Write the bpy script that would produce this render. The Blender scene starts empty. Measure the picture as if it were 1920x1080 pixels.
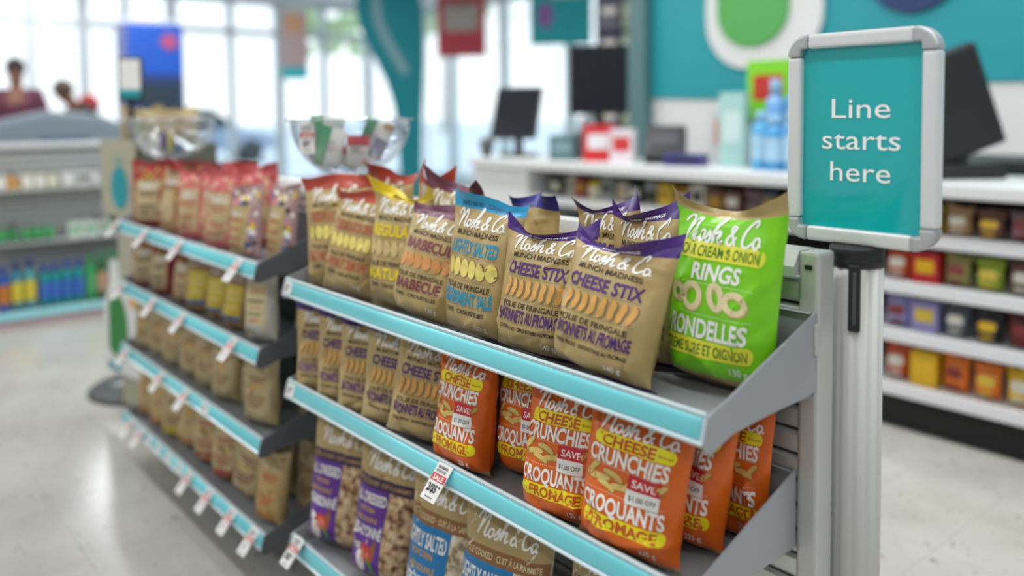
import bpy, bmesh, math, random
import numpy as np
from mathutils import Matrix, Vector

# ------------------------------------------------------------------ camera, world, light
sc = bpy.context.scene
COL = sc.collection
R = math.radians


def lin(c):
    return tuple(((v / 255.0) / 12.92 if v <= 10 else (((v / 255.0) + 0.055) / 1.055) ** 2.4) for v in c)


cam_d = bpy.data.cameras.new('camera')
cam = bpy.data.objects.new('camera', cam_d)
COL.objects.link(cam)
sc.camera = cam
FPX, YAW, PITCH, CY, ROLL = 1606.33, 0.8755, 0.0547, 296.82, 0.0095
cam_d.sensor_width = 36.0
cam_d.lens = FPX / 1920 * 36
cam_d.shift_y = (CY - 540) / 1920
cam_d.clip_start = 0.05
cam_d.clip_end = 300
_r = Vector((math.cos(YAW), math.sin(YAW), 0))
_f = Vector((-math.sin(YAW), math.cos(YAW), 0))
_u = Vector((0, 0, 1))
_f2 = _f * math.cos(PITCH) - _u * math.sin(PITCH)
_u2 = _u * math.cos(PITCH) + _f * math.sin(PITCH)
_r3 = _r * math.cos(ROLL) - _u2 * math.sin(ROLL)
_u3 = _r * math.sin(ROLL) + _u2 * math.cos(ROLL)
M = Matrix((_r3, _u3, -_f2)).transposed().to_4x4()
M.translation = (0, 0, 1.25)
cam.matrix_world = M
cam_d.dof.use_dof = True
cam_d.dof.focus_distance = 1.42
cam_d.dof.aperture_fstop = 1.22
cam_d.dof.aperture_blades = 0

world = bpy.data.worlds.new('world')
sc.world = world
world.use_nodes = True
nt = world.node_tree
bg = nt.nodes['Background']
tc = nt.nodes.new('ShaderNodeTexCoord')
sx = nt.nodes.new('ShaderNodeSeparateXYZ')
rm = nt.nodes.new('ShaderNodeValToRGB')
nt.links.new(tc.outputs['Generated'], sx.inputs[0])
nt.links.new(sx.outputs['Z'], rm.inputs[0])
rm.color_ramp.elements[0].position = 0.0
rm.color_ramp.elements[0].color = (0.95, 0.98, 1.0, 1)
rm.color_ramp.elements[1].position = 0.6
rm.color_ramp.elements[1].color = (0.72, 0.86, 1.0, 1)
nt.links.new(rm.outputs[0], bg.inputs[0])
bg.inputs[1].default_value = 1.35

sc.view_settings.view_transform = 'Standard'
sc.view_settings.look = 'None'
sc.view_settings.gamma = 1.0
sc.view_settings.use_curve_mapping = False
sc.view_settings.exposure = 0.28
sc.cycles.max_bounces = 7
sc.cycles.transparent_max_bounces = 16
sc.cycles.caustics_reflective = False
sc.cycles.caustics_refractive = False
sc.cycles.sample_clamp_indirect = 6.0

CEIL = 3.2


def area(name, loc, sx_, sy_, power, col=(0.98, 1.0, 1.0)):
    d = bpy.data.lights.new(name, 'AREA')
    d.shape = 'RECTANGLE'
    d.size = sx_
    d.size_y = sy_
    d.energy = power
    d.color = col
    o = bpy.data.objects.new(name, d)
    o.location = loc
    COL.objects.link(o)
    return o


# rows of ceiling strip lights run along the aisle, as their reflections in the floor show
for (ly, x0, x1, pw) in ((-1.9, -13.5, 2.5, 110), (0.35, -13.5, 2.5, 130), (2.7, -13.5, 2.5, 210), (4.3, -13.5, 2.5, 40)):
    area('ceiling_light', ((x0 + x1) / 2, ly, CEIL - 0.03), x1 - x0, 0.13, pw)

# ------------------------------------------------------------------ materials
_mats = {}


def mat(name, rgb, rough=0.5, metal=0.0, spec=0.5, noise=0.0, nscale=30.0, bump=0.0, bscale=60.0, coat=0.0, emit=0.0):
    if name in _mats:
        return _mats[name]
    m = bpy.data.materials.new(name)
    m.use_nodes = True
    n = m.node_tree.nodes
    l = m.node_tree.links
    b = n['Principled BSDF']
    c = lin(rgb) + (1,)
    b.inputs['Base Color'].default_value = c
    b.inputs['Roughness'].default_value = rough
    b.inputs['Metallic'].default_value = metal
    b.inputs['Specular IOR Level'].default_value = spec
    b.inputs['Coat Weight'].default_value = coat
    b.inputs['Coat Roughness'].default_value = 0.08
    if emit:
        b.inputs['Emission Color'].default_value = c
        b.inputs['Emission Strength'].default_value = emit
    if noise or bump:
        t = n.new('ShaderNodeTexCoord')
    if noise:
        nz = n.new('ShaderNodeTexNoise')
        nz.inputs['Scale'].default_value = nscale
        nz.inputs['Detail'].default_value = 4
        l.new(t.outputs['Object'], nz.inputs['Vector'])
        mr = n.new('ShaderNodeMapRange')
        mr.inputs[1].default_value = 0.3
        mr.inputs[2].default_value = 0.7
        mr.inputs[3].default_value = 1 - noise
        mr.inputs[4].default_value = 1 + noise
        l.new(nz.outputs['Fac'], mr.inputs[0])
        mx = n.new('ShaderNodeVectorMath')
        mx.operation = 'SCALE'
        mx.inputs[0].default_value = c[:3]
        l.new(mr.outputs[0], mx.inputs['Scale'])
        l.new(mx.outputs[0], b.inputs['Base Color'])
    if bump:
        n2 = n.new('ShaderNodeTexNoise')
        n2.inputs['Scale'].default_value = bscale
        n2.inputs['Detail'].default_value = 3
        l.new(t.outputs['Object'], n2.inputs['Vector'])
        bp = n.new('ShaderNodeBump')
        bp.inputs['Strength'].default_value = bump
        bp.inputs['Distance'].default_value = 0.004
        l.new(n2.outputs['Fac'], bp.inputs['Height'])
        l.new(bp.outputs[0], b.inputs['Normal'])
    _mats[name] = m
    return m


def film(name, rgb, rough=0.32):
    if name in _mats:
        return _mats[name]
    m = mat(name, rgb, rough, 0, 0.5, 0.05, 18, 0.5, 34)
    n, l = m.node_tree.nodes, m.node_tree.links
    t = n.new('ShaderNodeTexCoord')
    nz = n.new('ShaderNodeTexNoise')
    nz.noise_type = 'RIDGED_MULTIFRACTAL'
    nz.inputs['Scale'].default_value = 13
    nz.inputs['Detail'].default_value = 1.5
    nz.inputs['Distortion'].default_value = 0.6
    l.new(t.outputs['Object'], nz.inputs['Vector'])
    b2 = n.new('ShaderNodeBump')
    b2.inputs['Strength'].default_value = 0.75
    b2.inputs['Distance'].default_value = 0.007
    l.new(nz.outputs['Fac'], b2.inputs['Height'])
    old = [x for x in n if x.type == 'BUMP' and x is not b2 and x != b2][0]
    l.new(old.outputs[0], b2.inputs['Normal'])
    l.new(b2.outputs[0], n['Principled BSDF'].inputs['Normal'])
    return m


def glassy(name, tint=(1, 1, 1), gloss=0.08, rough=0.02, edge=0.5):
    if name in _mats:
        return _mats[name]
    m = bpy.data.materials.new(name)
    m.use_nodes = True
    n = m.node_tree.nodes
    l = m.node_tree.links
    n.remove(n['Principled BSDF'])
    out = [x for x in n if x.type == 'OUTPUT_MATERIAL'][0]
    tr = n.new('ShaderNodeBsdfTransparent')
    tr.inputs[0].default_value = tint + (1,)
    gl = n.new('ShaderNodeBsdfGlossy')
    gl.inputs['Roughness'].default_value = rough
    lw = n.new('ShaderNodeLayerWeight')
    lw.inputs[0].default_value = 0.35
    mr = n.new('ShaderNodeMapRange')
    mr.inputs[3].default_value = gloss
    mr.inputs[4].default_value = edge
    l.new(lw.outputs['Facing'], mr.inputs[0])
    mx = n.new('ShaderNodeMixShader')
    l.new(mr.outputs[0], mx.inputs[0])
    l.new(tr.outputs[0], mx.inputs[1])
    l.new(gl.outputs[0], mx.inputs[2])
    l.new(mx.outputs[0], out.inputs[0])
    _mats[name] = m
    return m


def floor_mat():
    m = bpy.data.materials.new('floor_vinyl')
    m.use_nodes = True
    n = m.node_tree.nodes
    l = m.node_tree.links
    b = n['Principled BSDF']
    g = n.new('ShaderNodeNewGeometry')
    nz = n.new('ShaderNodeTexNoise')
    nz.inputs['Scale'].default_value = 3.0
    nz.inputs['Detail'].default_value = 5
    l.new(g.outputs['Position'], nz.inputs['Vector'])
    r1 = n.new('ShaderNodeValToRGB')
    r1.color_ramp.elements[0].position = 0.3
    r1.color_ramp.elements[0].color = lin((174, 171, 164)) + (1,)
    r1.color_ramp.elements[1].position = 0.7
    r1.color_ramp.elements[1].color = lin((191, 188, 182)) + (1,)
    l.new(nz.outputs['Fac'], r1.inputs[0])
    prev = r1.outputs[0]
    for scale, thr, col in ((55, 0.16, (120, 112, 102)), (95, 0.13, (150, 138, 124)), (30, 0.10, (96, 92, 88))):
        v = n.new('ShaderNodeTexVoronoi')
        v.inputs['Scale'].default_value = scale
        l.new(g.outputs['Position'], v.inputs['Vector'])
        nn = n.new('ShaderNodeTexNoise')
        nn.inputs['Scale'].default_value = scale * 0.25
        l.new(g.outputs['Position'], nn.inputs['Vector'])
        a = n.new('ShaderNodeMapRange')
        a.inputs[1].default_value = 0.47
        a.inputs[2].default_value = 0.75
        a.inputs[3].default_value = 0.0
        a.inputs[4].default_value = thr * 2.4
        l.new(nn.outputs['Fac'], a.inputs[0])
        lt = n.new('ShaderNodeMath')
        lt.operation = 'LESS_THAN'
        l.new(v.outputs['Distance'], lt.inputs[0])
        l.new(a.outputs[0], lt.inputs[1])
        mx = n.new('ShaderNodeMix')
        mx.data_type = 'RGBA'
        l.new(lt.outputs[0], mx.inputs[0])
        l.new(prev, mx.inputs[6])
        mx.inputs[7].default_value = lin(col) + (1,)
        prev = mx.outputs[2]
    l.new(prev, b.inputs['Base Color'])
    b.inputs['Roughness'].default_value = 0.2
    b.inputs['Specular IOR Level'].default_value = 0.5
    n3 = n.new('ShaderNodeTexNoise')
    n3.inputs['Scale'].default_value = 7
    l.new(g.outputs['Position'], n3.inputs['Vector'])
    bp = n.new('ShaderNodeBump')
    bp.inputs['Strength'].default_value = 0.05
    bp.inputs['Distance'].default_value = 0.01
    l.new(n3.outputs['Fac'], bp.inputs['Height'])
    l.new(bp.outputs[0], b.inputs['Normal'])
    return m


def popcorn_mat(name, c0, c1, c2):
    m = bpy.data.materials.new(name)
    m.use_nodes = True
    n = m.node_tree.nodes
    l = m.node_tree.links
    b = n['Principled BSDF']
    t = n.new('ShaderNodeTexCoord')
    v = n.new('ShaderNodeTexVoronoi')
    v.inputs['Scale'].default_value = 48
    l.new(t.outputs['Object'], v.inputs['Vector'])
    nz = n.new('ShaderNodeTexNoise')
    nz.inputs['Scale'].default_value = 62
    nz.inputs['Detail'].default_value = 4
    l.new(t.outputs['Object'], nz.inputs['Vector'])
    r = n.new('ShaderNodeValToRGB')
    r.color_ramp.elements[0].position = 0.35
    r.color_ramp.elements[0].color = lin(c0) + (1,)
    r.color_ramp.elements[1].position = 0.68
    r.color_ramp.elements[1].color = lin(c2) + (1,)
    e = r.color_ramp.elements.new(0.5)
    e.color = lin(c1) + (1,)
    l.new(nz.outputs['Fac'], r.inputs[0])
    l.new(r.outputs[0], b.inputs['Base Color'])
    bp = n.new('ShaderNodeBump')
    bp.inputs['Strength'].default_value = 0.9
    bp.inputs['Distance'].default_value = 0.006
    bp.invert = True
    l.new(v.outputs['Distance'], bp.inputs['Height'])
    l.new(bp.outputs[0], b.inputs['Normal'])
    b.inputs['Roughness'].default_value = 0.3
    _mats[name] = m
    return m


M_FLOOR = floor_mat()
KRAFT = film('kraft_film', (183, 158, 106))
KRAFTD = film('kraft_brown_film', (160, 128, 84))
KRAFTL = film('kraft_light_film', (190, 170, 128))
PURPLE = film('purple_film', (74, 38, 122))
PLUM = film('plum_film', (112, 62, 84))
REDF = film('red_film', (182, 72, 56))
YELF = film('yellow_film', (232, 202, 24))
BLUEF = film('sky_blue_film', (40, 158, 206))
NAVYF = film('navy_film', (48, 52, 140))
GREENF = film('lime_film', (122, 205, 24))
ORANGEF = film('orange_film', (222, 102, 24), 0.3)
I_WHITE = mat('ink_white', (244, 242, 238), 0.4)
I_DARK = mat('ink_dark', (52, 42, 34), 0.4)
I_PURPLE = mat('ink_purple', (80, 38, 112), 0.4)
I_PLUM = mat('ink_plum', (126, 58, 72), 0.4)
I_RED = mat('ink_red', (176, 88, 66), 0.4)
I_YEL = mat('ink_yellow', (238, 208, 20), 0.4)
I_BLUE = mat('ink_blue', (38, 148, 186), 0.4)
I_GREEN = mat('ink_dark_green', (58, 110, 30), 0.4)
I_ORANGE = mat('ink_burnt_orange', (196, 84, 24), 0.4)
I_TAN = mat('ink_tan', (206, 164, 92), 0.4)
I_LTAN = mat('ink_light_tan', (226, 206, 160), 0.4)
P_YEL = mat('pill_yellow', (240, 226, 24), 0.38)
P_LIME = mat('pill_lime', (226, 226, 66), 0.38)
CHIP_Y = mat('chip_yellow', (232, 214, 120), 0.5, 0, 0.3, 0.12, 60)
CHIP_T = mat('chip_tan', (206, 184, 128), 0.5, 0, 0.3, 0.12, 60)
CHIP_O = mat('chip_orange', (214, 150, 92), 0.5, 0, 0.3, 0.14, 60)
STICK = mat('stick_orange', (224, 168, 92), 0.5, 0, 0.3, 0.14, 50)
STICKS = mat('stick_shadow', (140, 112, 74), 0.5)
PUFF = mat('puff_cheese', (216, 186, 112), 0.6, 0, 0.3, 0.16, 90)
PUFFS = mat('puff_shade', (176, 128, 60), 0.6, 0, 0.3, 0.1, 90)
RING = mat('ring_cream', (226, 212, 168), 0.6, 0, 0.3, 0.1, 70)
RINGS_ = mat('ring_shade', (186, 176, 110), 0.6, 0, 0.3, 0.1, 70)
S_RED = mat('sticker_red', (200, 32, 46), 0.35)
PAPER = mat('paper_white', (238, 236, 234), 0.5)
I_BLACK = mat('ink_black', (28, 28, 30), 0.45)
I_GREY = mat('ink_grey', (120, 120, 124), 0.45)
ALU = mat('brushed_aluminium', (198, 198, 196), 0.42, 0.35, 0.5, 0.02, 8)
POSTM = mat('post_silver', (190, 189, 186), 0.5, 0.12)
FRAME = mat('sign_frame_silver', (226, 227, 230), 0.38, 0.25)
SLAT = mat('slat_aluminium', (206, 210, 206), 0.3, 0.45, 0.5)
GREY_METAL = mat('grey_painted_metal', (158, 161, 167), 0.42, 0.1)
SHADED_METAL = mat('dark_shaded_grey_metal', (88, 90, 95), 0.5, 0.05)  # shade on the back-lit far brackets put into the colour; back plates share it
BLACK = mat('black_plastic', (24, 25, 27), 0.4)
BLACKM = mat('black_matt', (16, 17, 18), 0.7)
AQUA = mat('aqua_insert', (124, 220, 231), 0.25, 0, 0.6)
RAILW = mat('rail_clear_white', (206, 222, 228), 0.2, 0, 0.6)
TEAL = mat('sign_teal', (0, 174, 182), 0.12, 0, 0.5, 0, 30, 0, 60, 0.6)
WALLW = mat('wall_white_paint', (226, 226, 226), 0.6)
TEALW = mat('wall_teal_paint', (28, 152, 164), 0.5)
WHITE = mat('white_laminate', (222, 223, 224), 0.4)
GREENL = mat('logo_green', (84, 170, 86), 0.5)
KERN_R = popcorn_mat('popcorn_seasoned', (120, 62, 44), (206, 170, 128), (236, 214, 178))
KERN_W = popcorn_mat('popcorn_plain', (150, 128, 92), (218, 204, 176), (242, 236, 222))
P_PURP = mat('panel_purple', (98, 42, 150), 0.36)
P_DPURP = mat('band_dark_purple', (58, 34, 74), 0.36)
P_BLUE = mat('panel_blue', (22, 124, 188), 0.36)
P_BROWN = mat('band_brown', (146, 100, 54), 0.36)
ACRYL = glassy('clear_acrylic', (0.97, 0.985, 1.0), 0.04, 0.03, 0.55)
PANE = glassy('window_glass', (0.96, 0.985, 0.99), 0.03, 0.02, 0.4)


# ------------------------------------------------------------------ helpers
def tag(o, label=None, cat=None, group=None, kind=None):
    if label:
        o['label'] = label
    if cat:
        o['category'] = cat
    if group:
        o['group'] = group
    if kind:
        o['kind'] = kind
    return o


def empty(name, loc=(0, 0, 0), rz=0.0, label=None, cat=None, group=None, kind=None):
    o = bpy.data.objects.new(name, None)
    o.empty_display_size = 0.05
    o.location = loc
    o.rotation_euler = (0, 0, rz)
    COL.objects.link(o)
    return tag(o, label, cat, group, kind)


def link_mesh(name, me, parent=None):
    o = bpy.data.objects.new(name, me)
    COL.objects.link(o)
    if parent:
        o.parent = parent
    return o


def copy_tree(o, parent=None):
    c = o.copy()
    COL.objects.link(c)
    if parent:
        c.parent = parent
    for ch in list(o.children):
        copy_tree(ch, c)
    return c


class MB:
    """collects shapes into one mesh"""

    def __init__(self):
        self.bm = bmesh.new()
        self.mats = []

    def mi(self, m):
        if m not in self.mats:
            self.mats.append(m)
        return self.mats.index(m)

    def _merge(self, b2, m, smooth=False):
        i = self.mi(m)
        for f in b2.faces:
            f.material_index = i
            f.smooth = smooth
        me = bpy.data.meshes.new('t')
        b2.to_mesh(me)
        b2.free()
        self.bm.from_mesh(me)
        bpy.data.meshes.remove(me)
        return self

    def box(self, c, s, m, bev=0.0, rot=None, seg=2):
        b = bmesh.new()
        bmesh.ops.create_cube(b, size=1.0)
        bmesh.ops.scale(b, vec=s, verts=b.verts)
        if bev:
            bmesh.ops.bevel(b, geom=list(b.edges), offset=bev, segments=seg, affect='EDGES', profile=0.6)
        mt = Matrix.Translation(c)
        if rot is not None:
            mt = mt @ rot
        bmesh.ops.transform(b, matrix=mt, verts=b.verts)
        return self._merge(b, m)

    def cyl(self, p0, p1, r0, m, r1=None, n=20, smooth=True):
        b = bmesh.new()
        p0 = Vector(p0)
        p1 = Vector(p1)
        d = p1 - p0
        bmesh.ops.create_cone(b, cap_ends=True, segments=n, radius1=r0, radius2=r0 if r1 is None else r1, depth=d.length)
        q = Vector((0, 0, 1)).rotation_difference(d.normalized()).to_matrix().to_4x4()
        bmesh.ops.transform(b, matrix=Matrix.Translation((p0 + p1) / 2) @ q, verts=b.verts)
        i = self.mi(m)
        self._merge(b, m, False)
        if smooth:
            for f in self.bm.faces:
                if f.material_index == i and len(f.verts) == 4:
                    f.smooth = True
        return self

    def lathe(self, prof, m, c=(0, 0, 0), n=32, smooth=True, closed=False):
        b = bmesh.new()
        rings = []
        for (r, z) in prof:
            rings.append([b.verts.new((c[0] + r * math.cos(2 * math.pi * k / n), c[1] + r * math.sin(2 * math.pi * k / n), c[2] + z)) for k in range(n)])
        for a, d in zip(rings[:-1], rings[1:]):
            for k in range(n):
                b.faces.new((a[k], a[(k + 1) % n], d[(k + 1) % n], d[k]))
        bmesh.ops.remove_doubles(b, verts=b.verts, dist=1e-6)
        bmesh.ops.recalc_face_normals(b, faces=b.faces)
        return self._merge(b, m, smooth)

    def prism(self, pts, axis, a0, a1, m, bev=0.0):
        """polygon pts (2D) in the plane across axis, extruded from a0 to a1"""
        b = bmesh.new()

        def P(p, a):
            if axis == 'x':
                return (a, p[0], p[1])
            if axis == 'y':
                return (p[0], a, p[1])
            return (p[0], p[1], a)
        v0 = [b.verts.new(P(p, a0)) for p in pts]
        v1 = [b.verts.new(P(p, a1)) for p in pts]
        n = len(pts)
        b.faces.new(v0)
        b.faces.new(v1[::-1])
        for k in range(n):
            b.faces.new((v0[k], v1[k], v1[(k + 1) % n], v0[(k + 1) % n]))
        bmesh.ops.recalc_face_normals(b, faces=b.faces)
        if bev:
            bmesh.ops.bevel(b, geom=list(b.edges), offset=bev, segments=2, affect='EDGES', profile=0.6)
        return self._merge(b, m)

    def tube(self, pts, r, m, n=8):
        pts = [Vector(p) for p in pts]
        b = bmesh.new()
        rings = []
        for k, p in enumerate(pts):
            d = (pts[min(k + 1, len(pts) - 1)] - pts[max(k - 1, 0)]).normalized()
            q = Vector((0, 0, 1)).rotation_difference(d)
            rr = r[k] if isinstance(r, (list, tuple)) else r
            rings.append([b.verts.new(p + q @ Vector((rr * math.cos(2 * math.pi * j / n), rr * math.sin(2 * math.pi * j / n), 0))) for j in range(n)])
        for a, d in zip(rings[:-1], rings[1:]):
            for j in range(n):
                b.faces.new((a[j], a[(j + 1) % n], d[(j + 1) % n], d[j]))
        b.faces.new(rings[0][::-1])
        b.faces.new(rings[-1])
        bmesh.ops.recalc_face_normals(b, faces=b.faces)
        return self._merge(b, m, True)

    def sphere(self, c, s, m, n=16):
        b = bmesh.new()
        bmesh.ops.create_uvsphere(b, u_segments=n, v_segments=n * 2 // 3, radius=1)
        bmesh.ops.transform(b, matrix=Matrix.Translation(c) @ Matrix.Diagonal((s[0], s[1], s[2], 1)), verts=b.verts)
        return self._merge(b, m, True)

    def flat(self, art, mtx):
        """adds a 2D Art (mm) with matrix mtx (x right, y up, z out; metres)"""
        V, F, FM, ms = art.arrays()
        b = bmesh.new()
        vs = [b.verts.new(mtx @ Vector((p[0] * .001, p[1] * .001, p[2] * .00025))) for p in V]
        idx = [self.mi(m) for m in ms]
        for f, k in zip(F, FM):
            try:
                ff = b.faces.new([vs[i] for i in f])
                ff.material_index = idx[k]
            except ValueError:
                pass
        me = bpy.data.meshes.new('t')
        b.to_mesh(me)
        b.free()
        self.bm.from_mesh(me)
        bpy.data.meshes.remove(me)
        return self

    def mesh(self, name):
        me = bpy.data.meshes.new(name)
        self.bm.to_mesh(me)
        self.bm.free()
        for m in self.mats:
            me.materials.append(m)
        return me

    def build(self, name, parent=None, loc=None):
        o = link_mesh(name, self.mesh(name), parent)
        if loc:
            o.location = loc
        return o


def thing_mesh(mb, name, label, cat, loc=(0, 0, 0), rz=0, group=None):
    o = mb.build(name)
    o.location = loc
    o.rotation_euler = (0, 0, rz)
    return tag(o, label, cat, group)


# ------------------------------------------------------------------ flat artwork (lettering, shapes) in mm
_txt = {}


def text_poly(s, bold):
    k = (s, bold)
    if k in _txt:
        return _txt[k]
    cu = bpy.data.curves.new('t', 'FONT')
    cu.body = s
    cu.size = 1.0
    cu.offset = bold
    cu.resolution_u = 3
    o = bpy.data.objects.new('t', cu)
    COL.objects.link(o)
    bpy.context.view_layer.update()
    me = bpy.data.meshes.new_from_object(o.evaluated_get(bpy.context.evaluated_depsgraph_get()))
    V = np.array([v.co[:2] for v in me.vertices], dtype=float).reshape(-1, 2)
    F = [tuple(p.vertices) for p in me.polygons]
    bpy.data.objects.remove(o)
    bpy.data.curves.remove(cu)
    bpy.data.meshes.remove(me)
    _txt[k] = (V, F)
    return _txt[k]


def catmull(pts, n=6):
    P = [np.array(p, float) for p in pts]
    P = [2 * P[0] - P[1]] + P + [2 * P[-1] - P[-2]]
    out = []
    for i in range(1, len(P) - 2):
        for k in range(n):
            t = k / n
            a, b, c, d = P[i - 1], P[i], P[i + 1], P[i + 2]
            out.append(0.5 * ((2 * b) + (-a + c) * t + (2 * a - 5 * b + 4 * c - d) * t * t + (-a + 3 * b - 3 * c + d) * t ** 3))
    out.append(P[-2])
    return np.array(out)


LOGO = [
    [(-0.3, 1.45), (0.0, 2.05), (0.42, 2.25), (0.6, 1.9), (0.5, 1.0), (0.36, 0.0)],
    [(0.36, 0.0), (0.75, 1.2), (1.2, 2.05), (1.5, 2.1), (1.52, 1.3), (1.48, 0.4), (1.62, 0.02), (1.9, 0.3)],
    [(2.45, 1.0), (2.1, 0.85), (2.0, 0.4), (2.25, 0.05), (2.6, 0.3), (2.62, 0.8), (2.4, 1.0)],
    [(2.85, 0.2), (3.15, 0.85), (3.3, 1.1), (3.32, 0.75), (3.42, 0.3), (3.2, 0.0), (2.95, 0.12)],
    [(3.42, 0.25), (3.85, 1.3), (4.15, 2.3), (4.05, 2.55), (3.86, 2.1), (3.78, 1.0), (3.76, 0.0)],
    [(3.76, 0.0), (3.95, 0.75), (4.25, 1.0), (4.38, 0.7), (4.36, 0.25), (4.55, 0.02), (4.8, 0.3)],
    [(6.15, 0.0), (5.65, 0.8), (5.4, 1.3), (5.55, 1.65), (5.8, 1.45), (5.55, 0.95), (5.2, 0.5), (5.3, 0.08), (5.7, 0.1), (6.1, 0.75)],
    [(7.85, 1.75), (8.05, 2.2), (7.8, 2.4), (7.2, 1.8), (6.85, 0.9), (7.0, 0.15), (7.5, 0.05), (8.0, 0.5)],
    [(8.55, 0.95), (8.2, 0.8), (8.12, 0.35), (8.4, 0.02), (8.72, 0.3), (8.72, 0.75), (8.5, 0.95)],
]
CAPH = None


class Art:
    def __init__(self):
        self.el = []          # (V Nx2, faces, mat, layer)

    def add(self, V, F, m, layer=1):
        self.el.append((np.array(V, float), F, m, layer))
        return self

    def text(self, s, cx, cy, h, w, m, bold=0.0, skew=0.0, layer=2):
        V, F = text_poly(s, bold)
        if not len(V):
            return self
        x0, x1 = V[:, 0].min(), V[:, 0].max()
        cap = 0.73
        Vn = np.empty_like(V)
        Vn[:, 1] = (V[:, 1] / cap - 0.5) * h + cy
        Vn[:, 0] = ((V[:, 0] - x0) / (x1 - x0) - 0.5) * w + cx
        Vn[:, 0] += skew * (Vn[:, 1] - cy)
        return self.add(Vn, F, m, layer)

    def ribbon(self, pts, wid, m, layer=2, closed=False):
        P = np.asarray(pts, float)
        d = np.gradient(P, axis=0)
        ln = np.linalg.norm(d, axis=1, keepdims=True)
        ln[ln == 0] = 1
        d = d / ln
        nrm = np.stack([-d[:, 1], d[:, 0]], 1)
        w = (np.full(len(P), wid) if np.isscalar(wid) else np.asarray(wid))[:, None] * 0.5
        a = P + nrm * w
        b = P - nrm * w
        n = len(P)
        V = np.concatenate([a, b])
        F = [(i, i + n, i + n + 1, i + 1) for i in range(n - 1)]
        return self.add(V, F, m, layer)

    def logo(self, cx, cy, w, m, layer=2, h=1.0):
        s = w / 9.3
        for st in LOGO:
            P = catmull(st, 5)
            P[:, 0] += 0.1 * P[:, 1]
            P = P * np.array([s, s * h]) + np.array([cx - w / 2 + 0.2 * s, cy - 1.2 * s * h])
            n = len(P)
            wd = s * 0.27 * (0.75 + 0.35 * np.sin(np.linspace(0.3, 2.9, n)))
            self.ribbon(P, wd, m, layer)
        self.disc(cx - w / 2 + 9.15 * s, cy - 1.05 * s, 0.15 * s, 0.15 * s, m, 0, layer, 8)
        return self

    def disc(self, cx, cy, rx, ry, m, rot=0.0, layer=1, n=14):
        t = np.linspace(0, 2 * np.pi, n, endpoint=False)
        x, y = rx * np.cos(t), ry * np.sin(t)
        c, s = np.cos(rot), np.sin(rot)
        return self.add(np.stack([cx + c * x - s * y, cy + s * x + c * y], 1), [tuple(range(n))], m, layer)

    def ringshape(self, cx, cy, rx, ry, wid, m, rot=0.0, layer=1, n=20):
        t = np.linspace(0, 2 * np.pi, n + 1)
        x, y = rx * np.cos(t), ry * np.sin(t)
        c, s = np.cos(rot), np.sin(rot)
        return self.ribbon(np.stack([cx + c * x - s * y, cy + s * x + c * y], 1), wid, m, layer)

    def rect(self, x0, y0, x1, y1, m, layer=0):
        return self.add([(x0, y0), (x1, y0), (x1, y1), (x0, y1)], [(0, 1, 2, 3)], m, layer)

    def pill(self, cx, cy, w, h, m, layer=1, slant=0.0):
        t = np.linspace(-np.pi / 2, np.pi / 2, 7)
        r = h / 2
        e = r * 0.7
        a = [(cx + w / 2 - e + e * np.cos(k), cy + r * np.sin(k)) for k in t]
        b = [(cx - w / 2 + e - e * np.cos(k), cy - r * np.sin(k)) for k in t]
        V = np.array(a + b)
        V[:, 1] += slant * (V[:, 0] - cx)
        return self.add(V, [tuple(range(len(V)))], m, layer)

    def dots(self, cx, cy, w, n, m, r=0.9, layer=2):
        V, F = [], []
        for i in range(n):
            x = cx - w / 2 + w * i / (n - 1)
            k = len(V)
            V += [(x - r, cy), (x, cy - r), (x + r, cy), (x, cy + r)]
            F.append((k, k + 1, k + 2, k + 3))
        return self.add(V, F, m, layer)

    def arrays(self):
        V, F, FM, ms = [], [], [], []
        for (v, f, m, ly) in self.el:
            o = len(V)
            if m not in ms:
                ms.append(m)
            k = ms.index(m)
            V += [(p[0], p[1], ly + 1) for p in v]
            F += [tuple(i + o for i in q) for q in f]
            FM += [k] * len(f)
        return V, F, FM, ms

    def cut(self, step):
        """cuts the flat art along a grid so that it can follow a curved bag"""
        out = bmesh.new()
        ms = []
        for (v, f, m, ly) in self.el:
            if m not in ms:
                ms.append(m)
            k = ms.index(m)
            b = bmesh.new()
            vs = [b.verts.new((p[0], p[1], ly)) for p in v]
            for q in f:
                try:
                    b.faces.new([vs[i] for i in q])
                except ValueError:
                    pass
            for ax in (0, 1):
                lo, hi = v[:, ax].min(), v[:, ax].max()
                g = math.floor(lo / step) * step + step
                while g < hi:
                    no = (1, 0, 0) if ax == 0 else (0, 1, 0)
                    co = (g, 0, 0) if ax == 0 else (0, g, 0)
                    bmesh.ops.bisect_plane(b, geom=list(b.verts) + list(b.edges) + list(b.faces), plane_co=co, plane_no=no, dist=1e-4)
                    g += step
            for q in b.faces:
                q.material_index = k
            me = bpy.data.meshes.new('t')
            b.to_mesh(me)
            b.free()
            out.from_mesh(me)
            bpy.data.meshes.remove(me)
        bmesh.ops.recalc_face_normals(out, faces=out.faces)
        V = np.array([q.co[:] for q in out.verts])
        F, FM = [], []
        for q in out.faces:
            vs = [x.index for x in q.verts]
            if q.normal.z < 0:
                vs = vs[::-1]
            F.append(vs)
            FM.append(q.material_index)
        out.free()
        return V, F, FM, ms


BW, BH = 190.0, 285.0     # design space of a bag front, mm


def sticks(a, cx, cy, w, h, n=8):
    for i in range(n):
        x = cx - w / 2 + w * i / (n - 1)
        t = np.linspace(-1, 1, 7)
        P = np.stack([x + 2.2 * (1 - t * t) + 2 * t + 1.2 * np.sin(t * 4 + i), cy + t * h / 2], 1)
        wd = 9.6 * np.sqrt(np.clip(1.06 - t ** 8, 0.2, 1))
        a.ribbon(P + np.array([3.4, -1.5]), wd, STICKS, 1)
        a.ribbon(P, wd, STICK, 2)


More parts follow.
